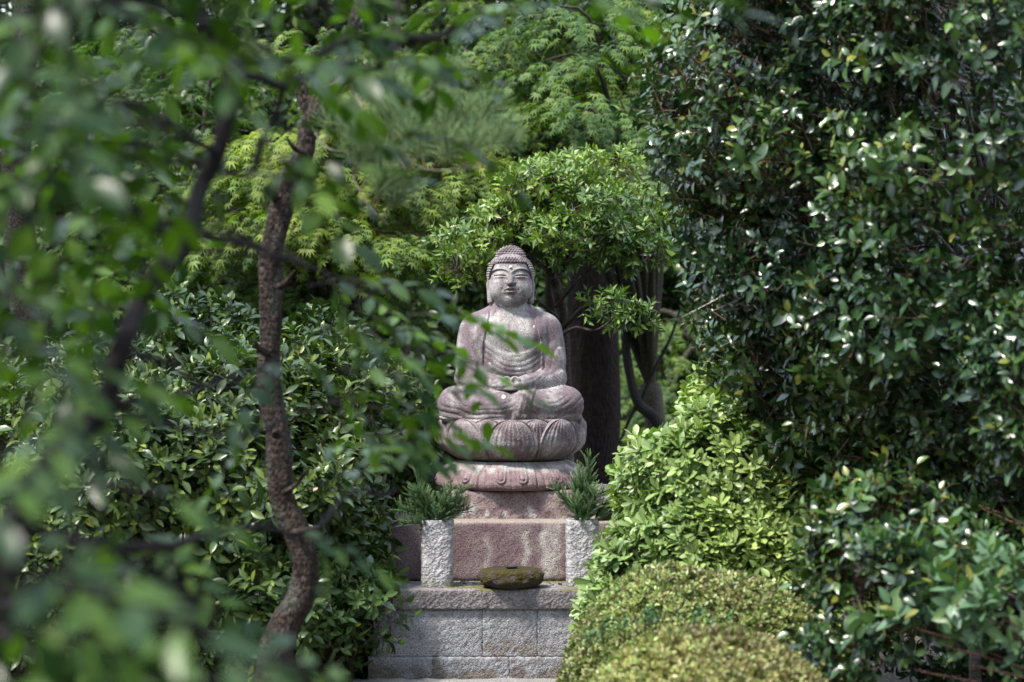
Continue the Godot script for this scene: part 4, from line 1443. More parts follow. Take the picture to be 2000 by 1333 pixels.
	for e in tips:
		var tip := at(e[0], e[1], e[2])
		var foot := Vector3(1.6 + rng.randf_range(-0.1, 0.1), 0.0, -7.0 + rng.randf_range(-0.1, 0.1))
		var mid := foot.lerp(tip, 0.55) + Vector3(0.16, 0.08, 0)
		var b := MB.new()
		b.col = Color(0.1, 0.045, 0.035)
		tube(b, [foot - nan.position, mid - nan.position, tip - nan.position], [0.006, 0.004, 0.002], 6, 6)
		part("stem", b.commit(), M.bark, nan)
		for j in 9:
			var t := lerpf(0.25, 1.0, j / 8.0)
			var p := mid.lerp(tip, t) + Vector3(0, 0.01, 0)
			var dir := ((tip - mid).normalized() * 0.5 + rv() * 0.9 + Vector3(0, 0.5, 0)).normalized()
			var f := frame(dir, rv())
			var s: Sprig = SP.nandina[rng.randi() % 3]
			var xf := Transform3D(Basis(f.x, f.z, -f.y).scaled(Vector3.ONE * rng.randf_range(0.95, 1.3)), p - nan.position)
			for q in s.leaves.size():
				if left > 0 and (t > 0.5 or q % 2 == 0):
					var kind := s.kinds[q]
					if t > 0.85 and q % 4 == 0:
						kind = 2
					elif kind == 2:
						kind = 0
					part("leaf", LM["nandina"][kind], M.lime, nan, xf * s.leaves[q])
			left -= 4
	for k in 6:
		var dl := part_thing("dry_leaf", ["pale dry leaf hanging at the edge of the rear azalea", "orange withered leaf under the camellia's lowest branch", "red leaf caught among the lower camellia leaves", "brown curled leaf on the lime bush's shaded side", "yellowed leaf low in the camellia", "withered pinkish leaf hanging by the bent hedge stem"][k], "leaf", leaf(0.032, 0.016, OVAL, 0.35, 0.3, [Color(0.35, 0.3, 0.1), Color(0.4, 0.13, 0.03), Color(0.35, 0.05, 0.04), Color(0.36, 0.18, 0.05), Color(0.3, 0.26, 0.04), Color(0.35, 0.2, 0.15)][k], 0.2).commit(), M.small, at([1566, 1672, 1755, 1548, 1622, 612][k], [1160, 1200, 1058, 945, 1072, 960][k], [8.4, 7.7, 7.4, 8.9, 8.0, 9.1][k]), "withered leaves caught in the shrubs")
		dl.rotation = Vector3(rng.randf_range(-1.4, -0.5), rng.randf() * TAU, rng.randf_range(-0.5, 0.5))

# ---------------------------------------------------------------- trees
func make_trees() -> void:
	var brown := Color(0.085, 0.058, 0.042)
	# tall cedar behind the statue
	var cedar := thing("cedar_tree", "thick dark brown cedar trunk rising straight behind the statue", "tree", at(1157, 1400, 15.6) * Vector3(1, 0, 1))
	limb_px(cedar, "trunk", M.cedar_bark, [[1157, 1200, 15.6, 128], [1157, 1000, 15.6, 112], [1158, 640, 15.6, 106], [1157, 200, 15.6, 98], [1156, -400, 15.6, 84], [1155, -1800, 15.6, 60]], Color(0.03, 0.018, 0.013), 40, 0.1)
	var ctop := cedar.position + Vector3(0, 7.5, 0)
	shrub(cedar, "maple", M.maple, [[ctop, Vector3(1.3, 1.6, 1.3)]], 500, {"shell": 0.3, "tint": Color(0.5, 0.6, 0.6), "scale": 1.6, "margin": 9999.0})
	# reddish leaning trunk far left
	var lt := thing("leaning_tree", "reddish barked tree trunk leaning at the far left behind the hedge", "tree", at(85, 1400, 13.0) * Vector3(1, 0, 1))
	limb_px(lt, "trunk", M.pine_bark, [[100, 1150, 13, 95], [78, 720, 13, 76], [48, 560, 13, 66], [30, 300, 13, 58], [60, -100, 13, 46], [70, -900, 13, 24]], Color(0.045, 0.033, 0.03), 18, 0.14)
	limb_px(lt, "limb", M.pine_bark, [[66, 640, 13, 36], [10, 560, 13, 32], [-60, 420, 13, 26]], Color(0.045, 0.033, 0.03), 12, 0.14)
	# thin trunks
	var thin := thing("slender_tree", "slender grey brown trunk standing between the pine and the statue", "tree", at(782, 1400, 14.2) * Vector3(1, 0, 1))
	limb_px(thin, "trunk", M.bark, [[786, 1200, 14.2, 40], [784, 560, 14.2, 34], [776, 300, 14.2, 30], [770, 60, 14.2, 28], [766, -500, 14.2, 20]], Color(0.14, 0.11, 0.095), 14, 0.12)
	shrub(thin, "maple", M.maple, [[at(700, -250, 14.2), Vector3(1.2, 0.5, 0.9)]], 260, {"shell": 0.3, "margin": 900.0})
	var bent := thing("bent_tree", "dark curved sapling in the gap right of the cedar trunk", "tree", at(1330, 1400, 15.0) * Vector3(1, 0, 1))
	limb_px(bent, "trunk", M.bark, [[1322, 1150, 15, 34], [1305, 930, 15, 28], [1284, 826, 15, 24], [1248, 790, 15, 21], [1228, 720, 15, 19], [1222, 640, 15, 18], [1230, 520, 15, 15], [1250, 380, 15, 11]], Color(0.035, 0.03, 0.025), 10, 0.1)
	limb_px(bent, "limb", M.bark, [[1250, 792, 15, 10], [1275, 730, 15, 8], [1310, 660, 15, 6], [1330, 600, 15, 4]], Color(0.035, 0.03, 0.025), 8, 0.1)
	limb_px(bent, "limb", M.bark, [[1246, 786, 15, 9], [1225, 830, 15, 7], [1205, 880, 15, 4]], Color(0.035, 0.03, 0.025), 8, 0.1)
	# topiary tree arching over the statue
	var top := thing("arching_tree", "bright lime green small leaved tree arching over the statue's head", "tree", at(1120, 1400, 11.9) * Vector3(1, 0, 1))
	var tb := [[at(935, 482, 11.6), Vector3(0.2, 0.05, 0.3)], [at(985, 425, 11.7), Vector3(0.18, 0.06, 0.3)], [at(1080, 452, 11.5), Vector3(0.2, 0.05, 0.28)], [at(1055, 370, 11.8), Vector3(0.22, 0.07, 0.36)], [at(1140, 412, 11.7), Vector3(0.2, 0.06, 0.32)], [at(1190, 470, 11.5), Vector3(0.2, 0.06, 0.25)], [at(1250, 500, 11.5), Vector3(0.12, 0.06, 0.2)], [at(1190, 596, 11.3), Vector3(0.12, 0.035, 0.14)], [at(1240, 622, 11.3), Vector3(0.1, 0.03, 0.12)], [at(1130, 340, 12.1), Vector3(0.30, 0.08, 0.36)], [at(895, 520, 11.5), Vector3(0.1, 0.05, 0.15)], [at(1215, 400, 12.0), Vector3(0.18, 0.06, 0.25)], [at(1020, 500, 11.8), Vector3(0.14, 0.05, 0.2)]]
	shrub(top, "topiary", M.lime, tb, 1900, {"shell": 0.3, "up": 0.5, "single": 300, "tint": Color(0.7, 0.76, 0.8), "tint2": Color(1.5, 1.3, 1.1), "lumps": 0.14, "gap": 0.36, "gap_f": 5.0, "spread": 0.5})
	var dk := Color(0.045, 0.035, 0.026)
	limb_px(top, "trunk", M.bark, [[1120, 1250, 11.9, 34], [1108, 900, 11.9, 30], [1098, 640, 11.9, 26], [1085, 560, 11.8, 22], [1075, 530, 11.7, 19]], dk, 10, 0.15)
	for l in [[[1075, 530, 11.7, 16], [1105, 515, 11.7, 12], [1150, 495, 11.6, 9], [1215, 480, 11.5, 5]], [[1080, 545, 11.7, 12], [1065, 490, 11.7, 10], [1070, 450, 11.7, 8], [1050, 410, 11.7, 5]], [[1078, 535, 11.7, 10], [1030, 500, 11.6, 8], [980, 490, 11.6, 6], [930, 500, 11.5, 4]], [[1098, 640, 11.9, 12], [1140, 600, 11.6, 9], [1165, 570, 11.5, 8], [1200, 560, 11.4, 5]], [[1095, 655, 11.7, 7], [1125, 640, 11.5, 6], [1165, 645, 11.3, 5], [1200, 620, 11.3, 3]], [[1100, 530, 11.7, 8], [1112, 480, 11.6, 7], [1105, 440, 11.7, 5]], [[1085, 600, 11.8, 8], [1110, 570, 11.7, 6], [1135, 540, 11.6, 4]], [[1040, 560, 11.6, 5], [1055, 590, 11.6, 5], [1090, 620, 11.7, 6]], [[1030, 500, 11.6, 5], [1000, 470, 11.6, 3]], [[960, 492, 11.6, 4], [920, 540, 11.5, 3], [900, 590, 11.5, 2]]]:
		limb_px(top, "limb", M.bark, l, dk, 7, 0.12)
	# dark broadleaf shrubs between the maples
	var dark := thing("dark_broadleaf_tree", "dark glossy broadleaf tree between the maples above the arching tree", "tree", at(1080, 1400, 14.6) * Vector3(1, 0, 1))
	limb_px(dark, "trunk", M.bark, [[1085, 1150, 14.6, 40], [1080, 600, 14.6, 34], [1090, 200, 14.6, 24]], brown * 0.6, 10, 0.1)
	shrub(dark, "hedge", M.glossy, [[at(1060, 290, 14.3), Vector3(0.6, 0.3, 0.4)], [at(1080, 130, 14.5), Vector3(0.55, 0.35, 0.4)], [at(1230, 330, 14.6), Vector3(0.5, 0.3, 0.4)], [at(950, 240, 14.6), Vector3(0.4, 0.3, 0.3)]], 1100, {"shell": 0.5, "tint": Color(0.7, 0.8, 0.8), "scale": 1.0, "gap": 0.2})
	make_maples()
	make_backdrop()
	make_pine()

# pads of flat sprays on long limbs
func maple(label: String, foot: Vector3, pads: Array, per: float, tint: Color, tint2: Color, single: int) -> void:
	var root := thing("maple_tree", label, "tree", Vector3(foot.x, 0, foot.z), "maples behind the statue")
	var fork := Vector3(foot.x, 1.1, foot.z)
	limb(root, "trunk", M.bark, [Vector3(foot.x, -0.1, foot.z), Vector3(foot.x + 0.05, 0.6, foot.z), fork], [0.09, 0.075, 0.065], Color(0.09, 0.075, 0.055), 10, 0.1)
	var lists := []
	var tints := []
	for s in SP.maple:
		var ta: Array[Transform3D] = []
		lists.append(ta)
		tints.append(PackedColorArray())
	var left := single
	for pd in pads:
		var c: Vector3 = pd[0]
		var r: Vector3 = pd[1]
		var mid := fork.lerp(c, 0.5) + Vector3(0, 0.25, 0)
		limb(root, "limb", M.bark, [fork, mid, c + Vector3(0, -0.04, 0), c + Vector3(signf(c.x - fork.x) * r.x * 0.7, -0.06, 0.1)], [0.035, 0.022, 0.01, 0.003], Color(0.07, 0.06, 0.04), 6)
		var tilt := rng.randf_range(-0.22, 0.22)
		var n := int(per * r.x * r.z)
		for k in n:
			var a := rng.randf() * TAU
			var q := sqrt(rng.randf())
			var e := Vector3(cos(a) * q * r.x, 0, sin(a) * q * r.z)
			var p := c + e + Vector3(0, tilt * e.x - 0.35 * q * q * r.y * 2.0 + rng.randf_range(-1, 1) * r.y + 0.12 * nz.get_noise_3d((c.x + e.x) * 160.0, c.y * 100.0, (c.z + e.z) * 160.0), 0)
			var out := (e.normalized() + rv() * 0.7).normalized()
			out.y = rng.randf_range(-0.4, 0.1)
			var f := frame(out, (Vector3.UP + rv() * 0.25).normalized())
			var xf := Transform3D(f.scaled(Vector3.ONE * rng.randf_range(0.8, 1.2)), p - root.position)
			var si: int = rng.randi() % SP.maple.size()
			var sp: Sprig = SP.maple[si]
			if left > 0 and e.z > 0.3 * r.z and seen(p) and k % 3 == 0:
				left -= sp.leaves.size()
				for j in sp.leaves.size():
					part("leaf", LM["maple"][sp.kinds[j]], M.maple, root, xf * sp.leaves[j])
				continue
			lists[si].append(xf)
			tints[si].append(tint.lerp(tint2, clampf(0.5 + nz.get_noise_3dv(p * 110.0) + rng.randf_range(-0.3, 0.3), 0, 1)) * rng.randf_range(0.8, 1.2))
	for k in SP.maple.size():
		many("foliage", SP.maple[k].mesh, M.maple, lists[k], tints[k], root)

func make_maples() -> void:
	var warm := Color(1.25, 1.15, 0.9)
	var cool := Color(0.85, 0.95, 1.0)
	var A := []
	for e in [[620, 90, 13.6], [760, 150, 13.8], [880, 120, 14.2], [700, 235, 13.3], [560, 270, 13.5], [640, 330, 13.2], [800, 260, 13.6], [480, 330, 13.6], [560, 400, 13.2], [760, 370, 13.2], [700, 440, 13.0], [850, 340, 13.5], [620, 480, 13.3], [480, 440, 13.4]]:
		A.append([at(e[0], e[1], e[2]), Vector3(rng.randf_range(0.38, 0.6), 0.07, rng.randf_range(0.45, 0.7))])
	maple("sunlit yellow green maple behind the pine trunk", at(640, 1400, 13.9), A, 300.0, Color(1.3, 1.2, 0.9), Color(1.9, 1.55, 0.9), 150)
	var B := []
	for e in [[1150, 20, 13.9], [1160, 110, 13.6], [1170, 210, 13.4], [1080, 40, 15.0], [1200, 70, 14.6], [1290, 40, 14.8], [1010, 110, 15.0], [1130, 150, 14.8], [1260, 150, 14.4], [980, 200, 14.6], [1090, 215, 14.2], [1220, 230, 14.2], [1310, 250, 14.0], [1000, 265, 14.0], [1240, 300, 13.8], [1150, 330, 13.6], [1280, 340, 13.4], [900, 30, 15.2], [1340, 120, 14.6]]:
		B.append([at(e[0], e[1], e[2]), Vector3(rng.randf_range(0.36, 0.56), 0.06, rng.randf_range(0.4, 0.65))])
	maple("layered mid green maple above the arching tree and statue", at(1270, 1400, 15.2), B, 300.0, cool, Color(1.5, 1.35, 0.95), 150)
	var C := []
	for e in [[300, 60, 14.5], [420, 120, 14.6], [250, 190, 14.4], [380, 240, 14.3], [180, 300, 14.2], [320, 340, 14.1], [430, 400, 14.0], [260, 420, 14.2], [380, 500, 14.0], [480, 540, 13.8], [600, 560, 13.8], [700, 540, 14.0], [300, 560, 14.2], [420, 610, 13.9], [540, 620, 13.8], [200, 500, 14.4], [800, 480, 14.2], [160, 120, 15.0], [660, 620, 14.0]]:
		C.append([at(e[0], e[1], e[2]), Vector3(rng.randf_range(0.36, 0.55), 0.08, rng.randf_range(0.4, 0.6))])
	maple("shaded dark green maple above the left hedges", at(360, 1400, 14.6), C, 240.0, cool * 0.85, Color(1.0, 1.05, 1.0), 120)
	var D := []
	for e in [[1260, 700, 17.5], [1300, 760, 17.2], [1240, 850, 17.4], [1290, 900, 17.0], [1230, 620, 18.0], [1330, 640, 17.6], [1220, 940, 17.4], [1350, 840, 17.2]]:
		D.append([at(e[0], e[1], e[2]), Vector3(0.5, 0.1, 0.6)])
	maple("low green maple seen in the gap right of the cedar trunk", at(1400, 1400, 17.8), D, 190.0, cool * 0.9, warm, 0)

func make_backdrop() -> void:
	var brown := Color(0.06, 0.045, 0.035)
	var names := ["dense dark tree at the far left edge", "dark broad crowned tree behind the shaded maple", "tall dark tree behind the sunlit maple", "dark tree straight behind the statue", "tall evergreen behind the layered maple", "dark evergreen behind the camellia's left side", "dark evergreen behind the middle of the camellia", "dark tree at the far right behind the camellia"]
	var xs := [40, 330, 600, 880, 1150, 1430, 1720, 2020]
	for k in 8:
		var d: float = [20.0, 21.5, 19.5, 22.0, 20.0, 21.0, 19.0, 20.5][k]
		var foot := at(xs[k], 1400, d) * Vector3(1, 0, 1)
		var t := thing("background_tree", names[k], "tree", foot, "trees closing the garden behind")
		limb(t, "trunk", M.bark, [foot, foot + Vector3(0.1, 2.5, 0), foot + Vector3(0, 5.5, 0)], [0.2, 0.15, 0.06], brown, 10, 0.1)
		var blobs := [[foot + Vector3(0, 4.6, 0), Vector3(1.35, 1.9, 1.1)], [foot + Vector3(rng.randf_range(-0.5, 0.5), 2.6, 0.4), Vector3(1.3, 1.3, 1.0)], [foot + Vector3(rng.randf_range(-0.6, 0.6), 1.0, 0.6), Vector3(1.2, 1.05, 0.9)]]
		var o := {"shell": 0.45, "tint": Color(0.5, 0.6, 0.6), "tint2": Color(0.8, 0.8, 0.7), "scale": 2.1, "lumps": 0.35, "margin": 500.0, "spread": 0.5, "gap": 0.12}
		shrub(t, "hedge" if k % 2 == 0 else "maple", M.glossy if k % 2 == 0 else M.maple, blobs, 1900, o)
	# the trees that close the garden on its other sides
	var others := [[Vector3(4.6, 0, -6.2), "tall tree right of the camellia outside the picture", [[Vector3(1.25, 6.3, -7.1), Vector3(1.35, 0.8, 1.3)], [Vector3(3.6, 5.6, -6.5), Vector3(1.6, 1.3, 1.5)], [Vector3(4.6, 3.4, -6.2), Vector3(1.2, 1.6, 1.3)]]],
		[Vector3(-5.2, 0, -8.0), "broad tree left of the hedges outside the picture", [[Vector3(-5.2, 3.0, -8.0), Vector3(1.3, 1.9, 1.8)], [Vector3(-5.2, 2.0, -4.6), Vector3(1.2, 1.9, 1.7)]]],
		[Vector3(4.4, 0, -1.5), "garden tree to the right of the viewer", [[Vector3(4.4, 2.9, -1.5), Vector3(1.6, 2.6, 2.2)], [Vector3(4.2, 2.0, 1.6), Vector3(1.5, 2.0, 1.8)]]],
		[Vector3(-4.4, 0, 1.2), "garden tree behind the viewer on the left", [[Vector3(-4.4, 3.0, 1.2), Vector3(1.7, 2.8, 2.4)]]],
		[Vector3(0.4, 0, 5.0), "dense garden tree straight behind the viewer", [[Vector3(0.4, 3.2, 5.0), Vector3(2.6, 3.0, 1.5)], [Vector3(-2.2, 2.4, 4.6), Vector3(1.8, 2.4, 1.4)]]]]
	for e in others:
		var t := thing("garden_tree", e[1], "tree", e[0], "trees round the garden")
		limb(t, "trunk", M.bark, [e[0], (e[0] as Vector3) + Vector3(0.1, 1.5, 0), e[2][0][0]], [0.16, 0.12, 0.04], brown, 10, 0.1)
		shrub(t, "hedge", M.glossy, e[2], 900, {"shell": 0.4, "scale": 3.2, "lumps": 0.4, "margin": 1e9, "spread": 0.5, "tint": Color(0.8, 0.85, 0.85)})
	# undergrowth on the slope
	var under := Node3D.new()
	under.name = "undergrowth"
	under.set_meta("label", "dark undergrowth covering the ground below the background trees")
	under.set_meta("category", "undergrowth")
	under.set_meta("kind", "stuff")
	add_child(under)
	var w: Array[Transform3D] = []
	var c := PackedColorArray()
	for k in 2600:
		var z := rng.randf_range(-26.0, -12.5)
		var x := rng.randf_range(-0.27, 0.27) * -z
		var y := 7.0 * smoothstep(-20.0, -46.0, z)
		var f := frame((Vector3.UP + rv() * 0.9).normalized(), rv())
		w.append(Transform3D(Basis(f.x, f.z, -f.y).scaled(Vector3.ONE * rng.randf_range(1.2, 2.4)), Vector3(x, y + rng.randf_range(0.02, 0.3), z)))
		c.append(Color(0.7, 0.75, 0.75) * rng.randf_range(0.7, 1.2))
	many("ground_leaves", (SP.hedge[0] as Sprig).mesh, M.glossy, w, c, under)

func make_pine() -> void:
	var bark := Color(0.08, 0.058, 0.047)
	var pine := thing("pine_tree", "crooked reddish barked pine trunk left of the statue with soft needle tufts", "tree", at(530, 1400, 7.6) * Vector3(1, 0, 1))
	limb_px(pine, "trunk", M.pine_bark, [[522, 1400, 7.6, 68], [536, 1290, 7.6, 66], [556, 1222, 7.6, 58], [590, 1160, 7.6, 54], [598, 1100, 7.6, 52], [574, 1035, 7.6, 52], [548, 965, 7.6, 50], [543, 860, 7.6, 48], [526, 745, 7.6, 47], [530, 620, 7.6, 44], [530, 500, 7.6, 46], [552, 400, 7.6, 46], [556, 360, 7.6, 42], [590, 310, 7.6, 40], [600, 268, 7.6, 38], [620, 205, 7.6, 42]], bark, 30, 0.17)
	limb_px(pine, "limb", M.pine_bark, [[612, 222, 7.6, 38], [594, 192, 7.6, 32], [584, 165, 7.6, 26], [576, 148, 7.62, 14]], bark, 16, 0.15)
	limb_px(pine, "limb", M.pine_bark, [[618, 218, 7.6, 38], [645, 180, 7.6, 36], [665, 145, 7.6, 30], [680, 95, 7.6, 26], [692, 40, 7.6, 22], [720, -80, 7.7, 16], [760, -240, 7.8, 8]], bark, 16, 0.15)
	limb_px(pine, "limb", M.pine_bark, [[540, 392, 7.58, 20], [528, 372, 7.52, 14], [524, 360, 7.5, 6]], bark, 10, 0.15)
	for st in [[[545, 560, 7.55, 16], [562, 548, 7.5, 11], [574, 530, 7.45, 5]], [[520, 690, 7.55, 18], [505, 680, 7.5, 12], [496, 664, 7.48, 6]], [[575, 1040, 7.55, 16], [600, 1035, 7.5, 11], [622, 1028, 7.45, 5]], [[560, 960, 7.55, 14], [580, 945, 7.5, 9], [600, 915, 7.45, 4]], [[540, 850, 7.5, 20], [538, 846, 7.44, 16], [537, 842, 7.40, 8]], [[596, 300, 7.55, 14], [575, 290, 7.5, 9], [560, 270, 7.48, 4]]]:
		limb_px(pine, "branch_stub", M.pine_bark, st, bark, 9, 0.2)
	var pale := Color(0.2, 0.165, 0.12)
	var twigs := [[[676, 140, 7.4, 10], [700, 195, 7.2, 9], [722, 235, 7.1, 8], [745, 268, 7.0, 8], [770, 300, 6.9, 6], [800, 345, 6.8, 4]], [[745, 268, 7.0, 7], [800, 262, 6.9, 6], [870, 270, 6.8, 5], [960, 262, 6.7, 3]], [[745, 268, 7.0, 5], [735, 300, 7.0, 5], [708, 322, 7.0, 4]], [[676, 143, 7.4, 7], [650, 165, 7.3, 6], [622, 178, 7.2, 6], [606, 205, 7.2, 5], [602, 240, 7.2, 3]], [[770, 300, 6.9, 5], [830, 330, 6.8, 4], [900, 330, 6.7, 3], [975, 310, 6.7, 2]], [[708, 322, 7.0, 4], [690, 345, 7.0, 3], [720, 400, 6.9, 3], [760, 440, 6.9, 2]], [[700, 195, 7.2, 5], [740, 190, 7.1, 4], [800, 200, 7.0, 3], [850, 205, 6.9, 2]], [[602, 240, 7.2, 4], [640, 290, 7.1, 4], [690, 300, 7.0, 3], [730, 350, 6.9, 2]]]
	for t in twigs:
		limb_px(pine, "twig", M.bark, t, pale, 7, 0.1)
	# tufts of long needles
	var tuft := MB.new()
	for k in 64:
		var a := k * 2.4
		var t := k / 64.0
		var e := lerpf(0.35, 1.35, t)
		var rad := Vector3(cos(a), 0, sin(a))
		var p := Vector3(0, 0.05 * t, 0)
		var d := rad * cos(e) + Vector3.UP * sin(e)
		tuft.col = Color(0.12, 0.2, 0.09).lerp(Color(0.2, 0.28, 0.11), fmod(k * 0.37, 1.0))
		var l := 0.075 * (0.85 + 0.3 * fmod(k * 0.61, 1.0))
		var m := p + d * l * 0.5 + Vector3(0, 0.004, 0)
		stick(tuft, p, m, 0.0009, 0.0009, 3)
		stick(tuft, m, p + d * l, 0.0009, 0.0004, 3)
	tuft.col = Color(0.12, 0.09, 0.04)
	stick(tuft, Vector3(0, -0.05, 0), Vector3(0, 0.06, 0), 0.0022, 0.0015, 4)
	var tm := tuft.commit()
	for t in twigs:
		for j in t.size() - 1:
			for q in 4:
				var f := (q + rng.randf()) / 4.0
				if j == 0 and f < 0.5:
					continue
				var p := at(lerpf(t[j][0], t[j + 1][0], f), lerpf(t[j][1], t[j + 1][1], f), lerpf(t[j][2], t[j + 1][2], f))
				if p.x / -p.z * FPX < -295.0 and p.y > EYE_H + 0.6:
					continue
				var dir := Vector3(rng.randf_range(-0.1, 0.9), rng.randf_range(0.3, 1.0), rng.randf_range(-0.4, 0.6)).normalized()
				var fr := frame(dir, rv())
				var o := p + dir * 0.05
				part("needle_tuft", tm, M.needle, pine, Transform3D(Basis(fr.x, fr.z, -fr.y).scaled(Vector3.ONE * rng.randf_range(0.8, 1.25)), o - pine.position))

# ---------------------------------------------------------------- the nearer tree
func make_near_tree() -> void:
	var dark := Color(0.022, 0.018, 0.016)
	var tree := thing("foreground_tree", "out of focus leafy tree close to the camera on the left", "tree", at(-60, 1400, 3.9) * Vector3(1, 0, 1))
	limb_px(tree, "trunk", M.bark, [[-70, 2000, 3.9, 90], [-40, 1500, 3.9, 80], [-5, 1180, 3.9, 66], [45, 990, 3.95, 60], [119, 888, 4.0, 52], [203, 800, 4.0, 46], [212, 770, 4.0, 44], [242, 667, 4.0, 42], [270, 600, 4.1, 40], [298, 541, 4.1, 40], [352, 488, 4.2, 40], [370, 450, 4.2, 38], [390, 370, 4.3, 34], [424, 300, 4.3, 34], [446, 210, 4.3, 34], [448, 147, 4.3, 32], [431, 105, 4.3, 28], [405, 50, 4.3, 26], [372, -10, 4.3, 24], [340, -160, 4.3, 18], [360, -400, 4.3, 10]], dark, 14, 0.08)
	var limbs := [
		[[446, 160, 4.3, 24], [470, 125, 4.4, 20], [520, 121, 4.5, 19], [560, 119, 4.6, 18], [613, 110, 4.7, 16], [690, 76, 4.8, 18], [755, 80, 4.9, 22], [808, 77, 4.9, 20], [860, 70, 5.0, 15], [900, 42, 5.0, 12], [960, 10, 5.0, 8]],
		[[448, 150, 4.3, 22], [500, 150, 4.4, 18], [548, 168, 4.5, 20], [592, 150, 4.6, 17], [622, 139, 4.7, 15], [669, 137, 4.8, 15], [722, 137, 4.9, 13], [760, 112, 4.9, 12], [772, 80, 4.9, 12]],
		[[552, 175, 4.5, 17], [537, 228, 4.5, 14], [515, 269, 4.5, 14], [502, 307, 4.5, 15], [494, 332, 4.5, 16], [470, 345, 4.5, 13], [445, 335, 4.5, 10]],
		[[242, 690, 4.0, 18], [300, 700, 4.1, 15], [345, 720, 4.2, 12], [420, 760, 4.4, 9], [480, 735, 4.5, 8], [560, 690, 4.8, 6], [640, 640, 5.0, 4]],
		[[210, 790, 4.0, 22], [280, 782, 4.1, 18], [350, 772, 4.2, 14], [420, 745, 4.4, 10], [480, 725, 4.5, 7]],
		[[30, 1010, 3.95, 26], [140, 1060, 4.1, 22], [259, 1070, 4.2, 20], [336, 1067, 4.3, 19], [385, 1052, 4.4, 18], [455, 1035, 4.5, 16], [520, 1030, 4.6, 13], [580, 1048, 4.7, 11], [624, 1030, 4.8, 11], [656, 988, 4.9, 11], [696, 960, 5.0, 9], [752, 966, 5.1, 7], [775, 955, 5.2, 4]],
		[[350, 490, 4.2, 20], [300, 440, 4.0, 16], [220, 380, 3.8, 13], [120, 330, 3.6, 10], [20, 320, 3.4, 7]],
		[[424, 300, 4.3, 18], [340, 250, 4.0, 14], [250, 200, 3.7, 11], [140, 170, 3.5, 8], [30, 120, 3.3, 6]],
		[[405, 50, 4.3, 16], [320, 20, 4.0, 12], [220, -10, 3.7, 9], [110, 40, 3.4, 7]],
		[[45, 990, 3.95, 30], [10, 930, 3.7, 22], [-60, 820, 3.4, 16], [-120, 700, 3.2, 10]],
		[[0, 1190, 3.9, 30], [90, 1170, 3.5, 20], [190, 1180, 3.2, 14], [300, 1160, 3.0, 9], [420, 1200, 2.9, 6]],
		[[-5, 1230, 3.9, 28], [80, 1290, 3.4, 20], [200, 1320, 3.1, 14], [400, 1330, 2.95, 10], [480, 1310, 2.9, 7], [560, 1290, 2.9, 5]],
		[[20, 1020, 3.9, 20], [90, 980, 3.5, 14], [200, 950, 3.2, 10], [310, 960, 3.0, 7]],
		[[212, 790, 4.0, 14], [330, 830, 4.4, 12], [470, 850, 4.9, 9], [580, 810, 5.3, 6], [660, 780, 5.5, 4]],
		[[370, 450, 4.2, 16], [480, 480, 4.6, 12], [600, 520, 5.1, 8], [700, 560, 5.4, 5], [780, 570, 5.6, 3]],
		[[860, 70, 5.0, 8], [850, 150, 5.0, 5], [848, 230, 5.0, 4], [860, 280, 5.0, 3]],
		[[808, 77, 4.9, 10], [900, 60, 4.6, 7], [1000, 20, 4.2, 5], [1060, -10, 3.9, 4], [1100, -50, 3.8, 3]],
		[[660, 780, 5.5, 4], [740, 735, 5.6, 3], [820, 690, 5.6, 2], [870, 670, 5.6, 1.2]],
	]
	for l in limbs:
		limb_px(tree, "limb", M.bark, l, dark, 8, 0.06)
	var joints := PackedVector3Array()
	for l in limbs:
		for j in l.size() - 1:
			for q in 4:
				joints.append(at(lerpf(l[j][0], l[j + 1][0], q / 4.0), lerpf(l[j][1], l[j + 1][1], q / 4.0), lerpf(l[j][2], l[j + 1][2], q / 4.0)))
	# leafy twigs along the limbs, and fillers: [x0, y0, x1, y1, d0, d1, count]
	var twigs := []
	for l in limbs:
		for j in range(1, l.size() - 1):
			for q in 1:
				var f := rng.randf()
				twigs.append(at(lerpf(l[j][0], l[j + 1][0], f), lerpf(l[j][1], l[j + 1][1], f), lerpf(l[j][2], l[j + 1][2], f)))
		var e: Array = l[-1]
		twigs.append(at(e[0], e[1], e[2]))
	for reg in [[-80, -60, 280, 330, 3.2, 4.8, 24], [-80, 300, 130, 720, 3.2, 4.4, 8], [240, -60, 420, 120, 3.6, 4.8, 5], [-100, 180, 300, 600, 4.4, 5.8, 26], [-80, 760, 260, 1100, 2.5, 3.6, 5], [-80, 1080, 330, 1360, 2.3, 3.4, 9], [360, 1200, 640, 1360, 2.6, 3.4, 4], [600, 540, 720, 900, 5.4, 6.6, 7], [520, -160, 900, -20, 4.2, 5.2, 6], [-100, -700, 900, -80, 2.6, 5.0, 50]]:
		for k in reg[6]:
			twigs.append(at(rng.randf_range(reg[0], reg[2]), rng.randf_range(reg[1], reg[3]), rng.randf_range(reg[4], reg[5])))
	var lists := []
	var tints := []
	for s in SP.near:
		var ta: Array[Transform3D] = []
		lists.append(ta)
		tints.append(PackedColorArray())
	for k in 330:
		var q := Vector3(-1.5, 3.1, -3.6) + rv() * Vector3(1.35, 0.75, 1.7) * pow(rng.randf(), 0.4)
		if not seen(q, 380.0):
			twigs.append(q)
	var left := 300
	var order := twigs.duplicate()
	order.sort_custom(func(a, b): return a.z > b.z)
	var set_out := {}
